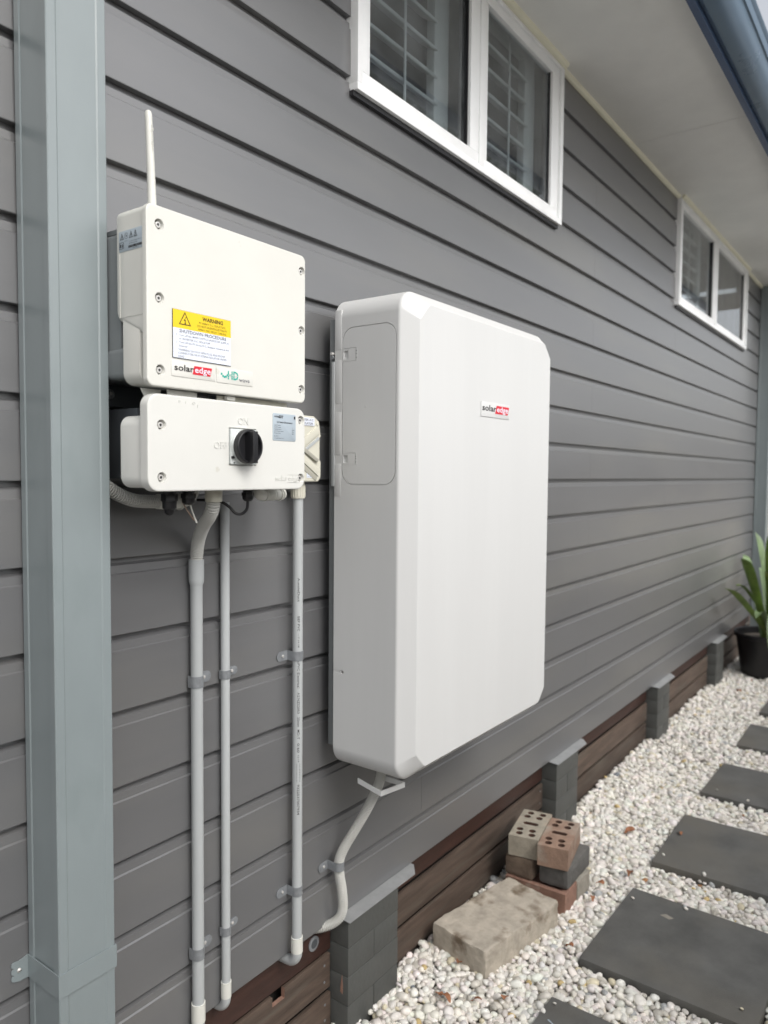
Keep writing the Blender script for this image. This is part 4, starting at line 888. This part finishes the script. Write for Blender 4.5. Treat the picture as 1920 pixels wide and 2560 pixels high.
for tip, w_, m, dr in [((4.30, -.10, .60), .035, 'leaf', .04), ((4.62, -.14, .79), .042, 'leaf', .07), ((5.10, -.14, .95), .038, 'leafpale', .08), ((4.72, -.40, .62), .036, 'leaf', .10), ((5.0, -.55, .86), .036, 'leafpale', .06),
                       ((5.45, -.35, .80), .036, 'leaf', .10), ((5.55, -.12, .62), .034, 'leafpale', .12), ((4.78, -.52, .12), .036, 'leaf', .22), ((5.2, -.80, .45), .034, 'leaf', .15), ((4.86, -.28, .98), .034, 'leaf', .02),
                       ((4.75, -.33, .05), .034, 'leafpale', .26), ((5.3, -.5, 1.0), .036, 'leaf', .04), ((4.55, -.62, .50), .034, 'leafpale', .12), ((5.6, -.6, .55), .034, 'leaf', .12), ((4.60, -.25, .36), .028, 'leafpale', .10), ((4.9, -.05, .55), .028, 'leaf', .08), ((5.3, -.02, .75), .03, 'leafpale', .10), ((4.70, -.30, .70), .03, 'leaf', .09), ((5.2, -.35, .85), .03, 'leaf', .05)]: strap(tip, w_, M[m], dr)

# ------------------------------------------------------------------ background: garden wall, added fence, trees
gw = thing('garden_wall', (9.6, -1.5, GZ), 'pale rendered garden wall beyond the far corner of the house', 'wall')
mb = MB(); mb.box(9.5, 9.7, -4.6, 3.0, GZ+.001, .85, M['garden'], .005); mb.build('panel', gw); mb = MB(); mb.box(9.47, 9.73, -4.6, 3.0, 0.851, .90, M['garden'], .006); mb.build('coping', gw)
FY = -2.45  # unseen palings, put in to keep low sky off the lower boards
fe = thing('shade_fence', (3.0, FY, GZ), 'weathered timber paling fence added out of view to darken the lower wall', 'shade_fence')
first = None; k = 0; x = -2.5
while x < 7.2:
    h = 1.68+random.uniform(-.008, .008)
    if first is None: mb = MB(); mb.box(x, x+.096, FY-.008, FY+.008, GZ+.02, h, M['shade_fence'], .001, 1); first = mb.build('paling', fe); x00 = x
    else:
        c = first.copy(); COL.objects.link(c); c.parent = fe; c.location = (x-x00, random.uniform(-.002, .002), random.uniform(-.006, .006))
    x += .104
for z in (.15, 1.15): mb = MB(); mb.box(-2.5, 7.2, FY-.055, FY-.0105, z, z+.07, M['shade_fence']); mb.build('rail', fe)
def tree(loc, h, R, lab, seed):
    rs = np.random.default_rng(seed); t = thing('tree', loc, lab, 'tree', 'trees beyond the fence'); L0 = Vector(loc)
    mb = MB(); top = L0+Vector((.2, .1, h*.62)); mb.tube(spline([L0, L0+Vector((.08, -.05, h*.3)), top], 6), list(np.linspace(.16, .05, 13)), M['bark'], 10)
    for k in range(7):
        a = k*2.4; s = L0+Vector((.1, 0, h*(.32+.045*k))); e = s+Vector((math.cos(a)*R*.7, math.sin(a)*R*.7, h*.22)); mb.tube(spline([s, (s+e)/2+Vector((0, 0, .15)), e], 4), list(np.linspace(.06, .015, 9)), M['bark'], 6)
    mb.build('trunk', t)
    cl = [(rs.uniform(-.75, .75)*R, rs.uniform(-.75, .75)*R, h*rs.uniform(.66, .98), rs.uniform(.28, .5)*R*.8) for _ in range(26)]
    n = 5200; ci = rs.integers(0, len(cl), n); C = np.array(cl)[ci]; d = rs.normal(0, 1, (n, 3)); d /= np.linalg.norm(d, axis=1)[:, None]
    P = C[:, :3]+d*C[:, 3:4]*(rs.random((n, 1))**.4); a = rs.normal(0, 1, (n, 3)); a /= np.linalg.norm(a, axis=1)[:, None]; b = np.cross(a, rs.normal(0, 1, (n, 3))); b /= np.linalg.norm(b, axis=1)[:, None]
    s = rs.uniform(.06, .14, (n, 1)); Q = np.stack([P-a*s, P+b*s*.45, P+a*s, P-b*s*.45], 1).reshape(-1, 3)
    me = bpy.data.meshes.new('crown'); me.from_pydata(Q.tolist(), [], (np.arange(n*4).reshape(-1, 4)).tolist()); me.materials.append(M['treeleaf'])
    o = bpy.data.objects.new('crown', me); COL.objects.link(o); o.parent = t
tree((9.6, -6.6, GZ), 10.2, 2.6, 'leafy tree whose reflection shows in the nearer window pane', 1)
tree((15.5, -7.0, GZ), 10.6, 3.0, 'leafy tree farther along beyond the fence', 2)
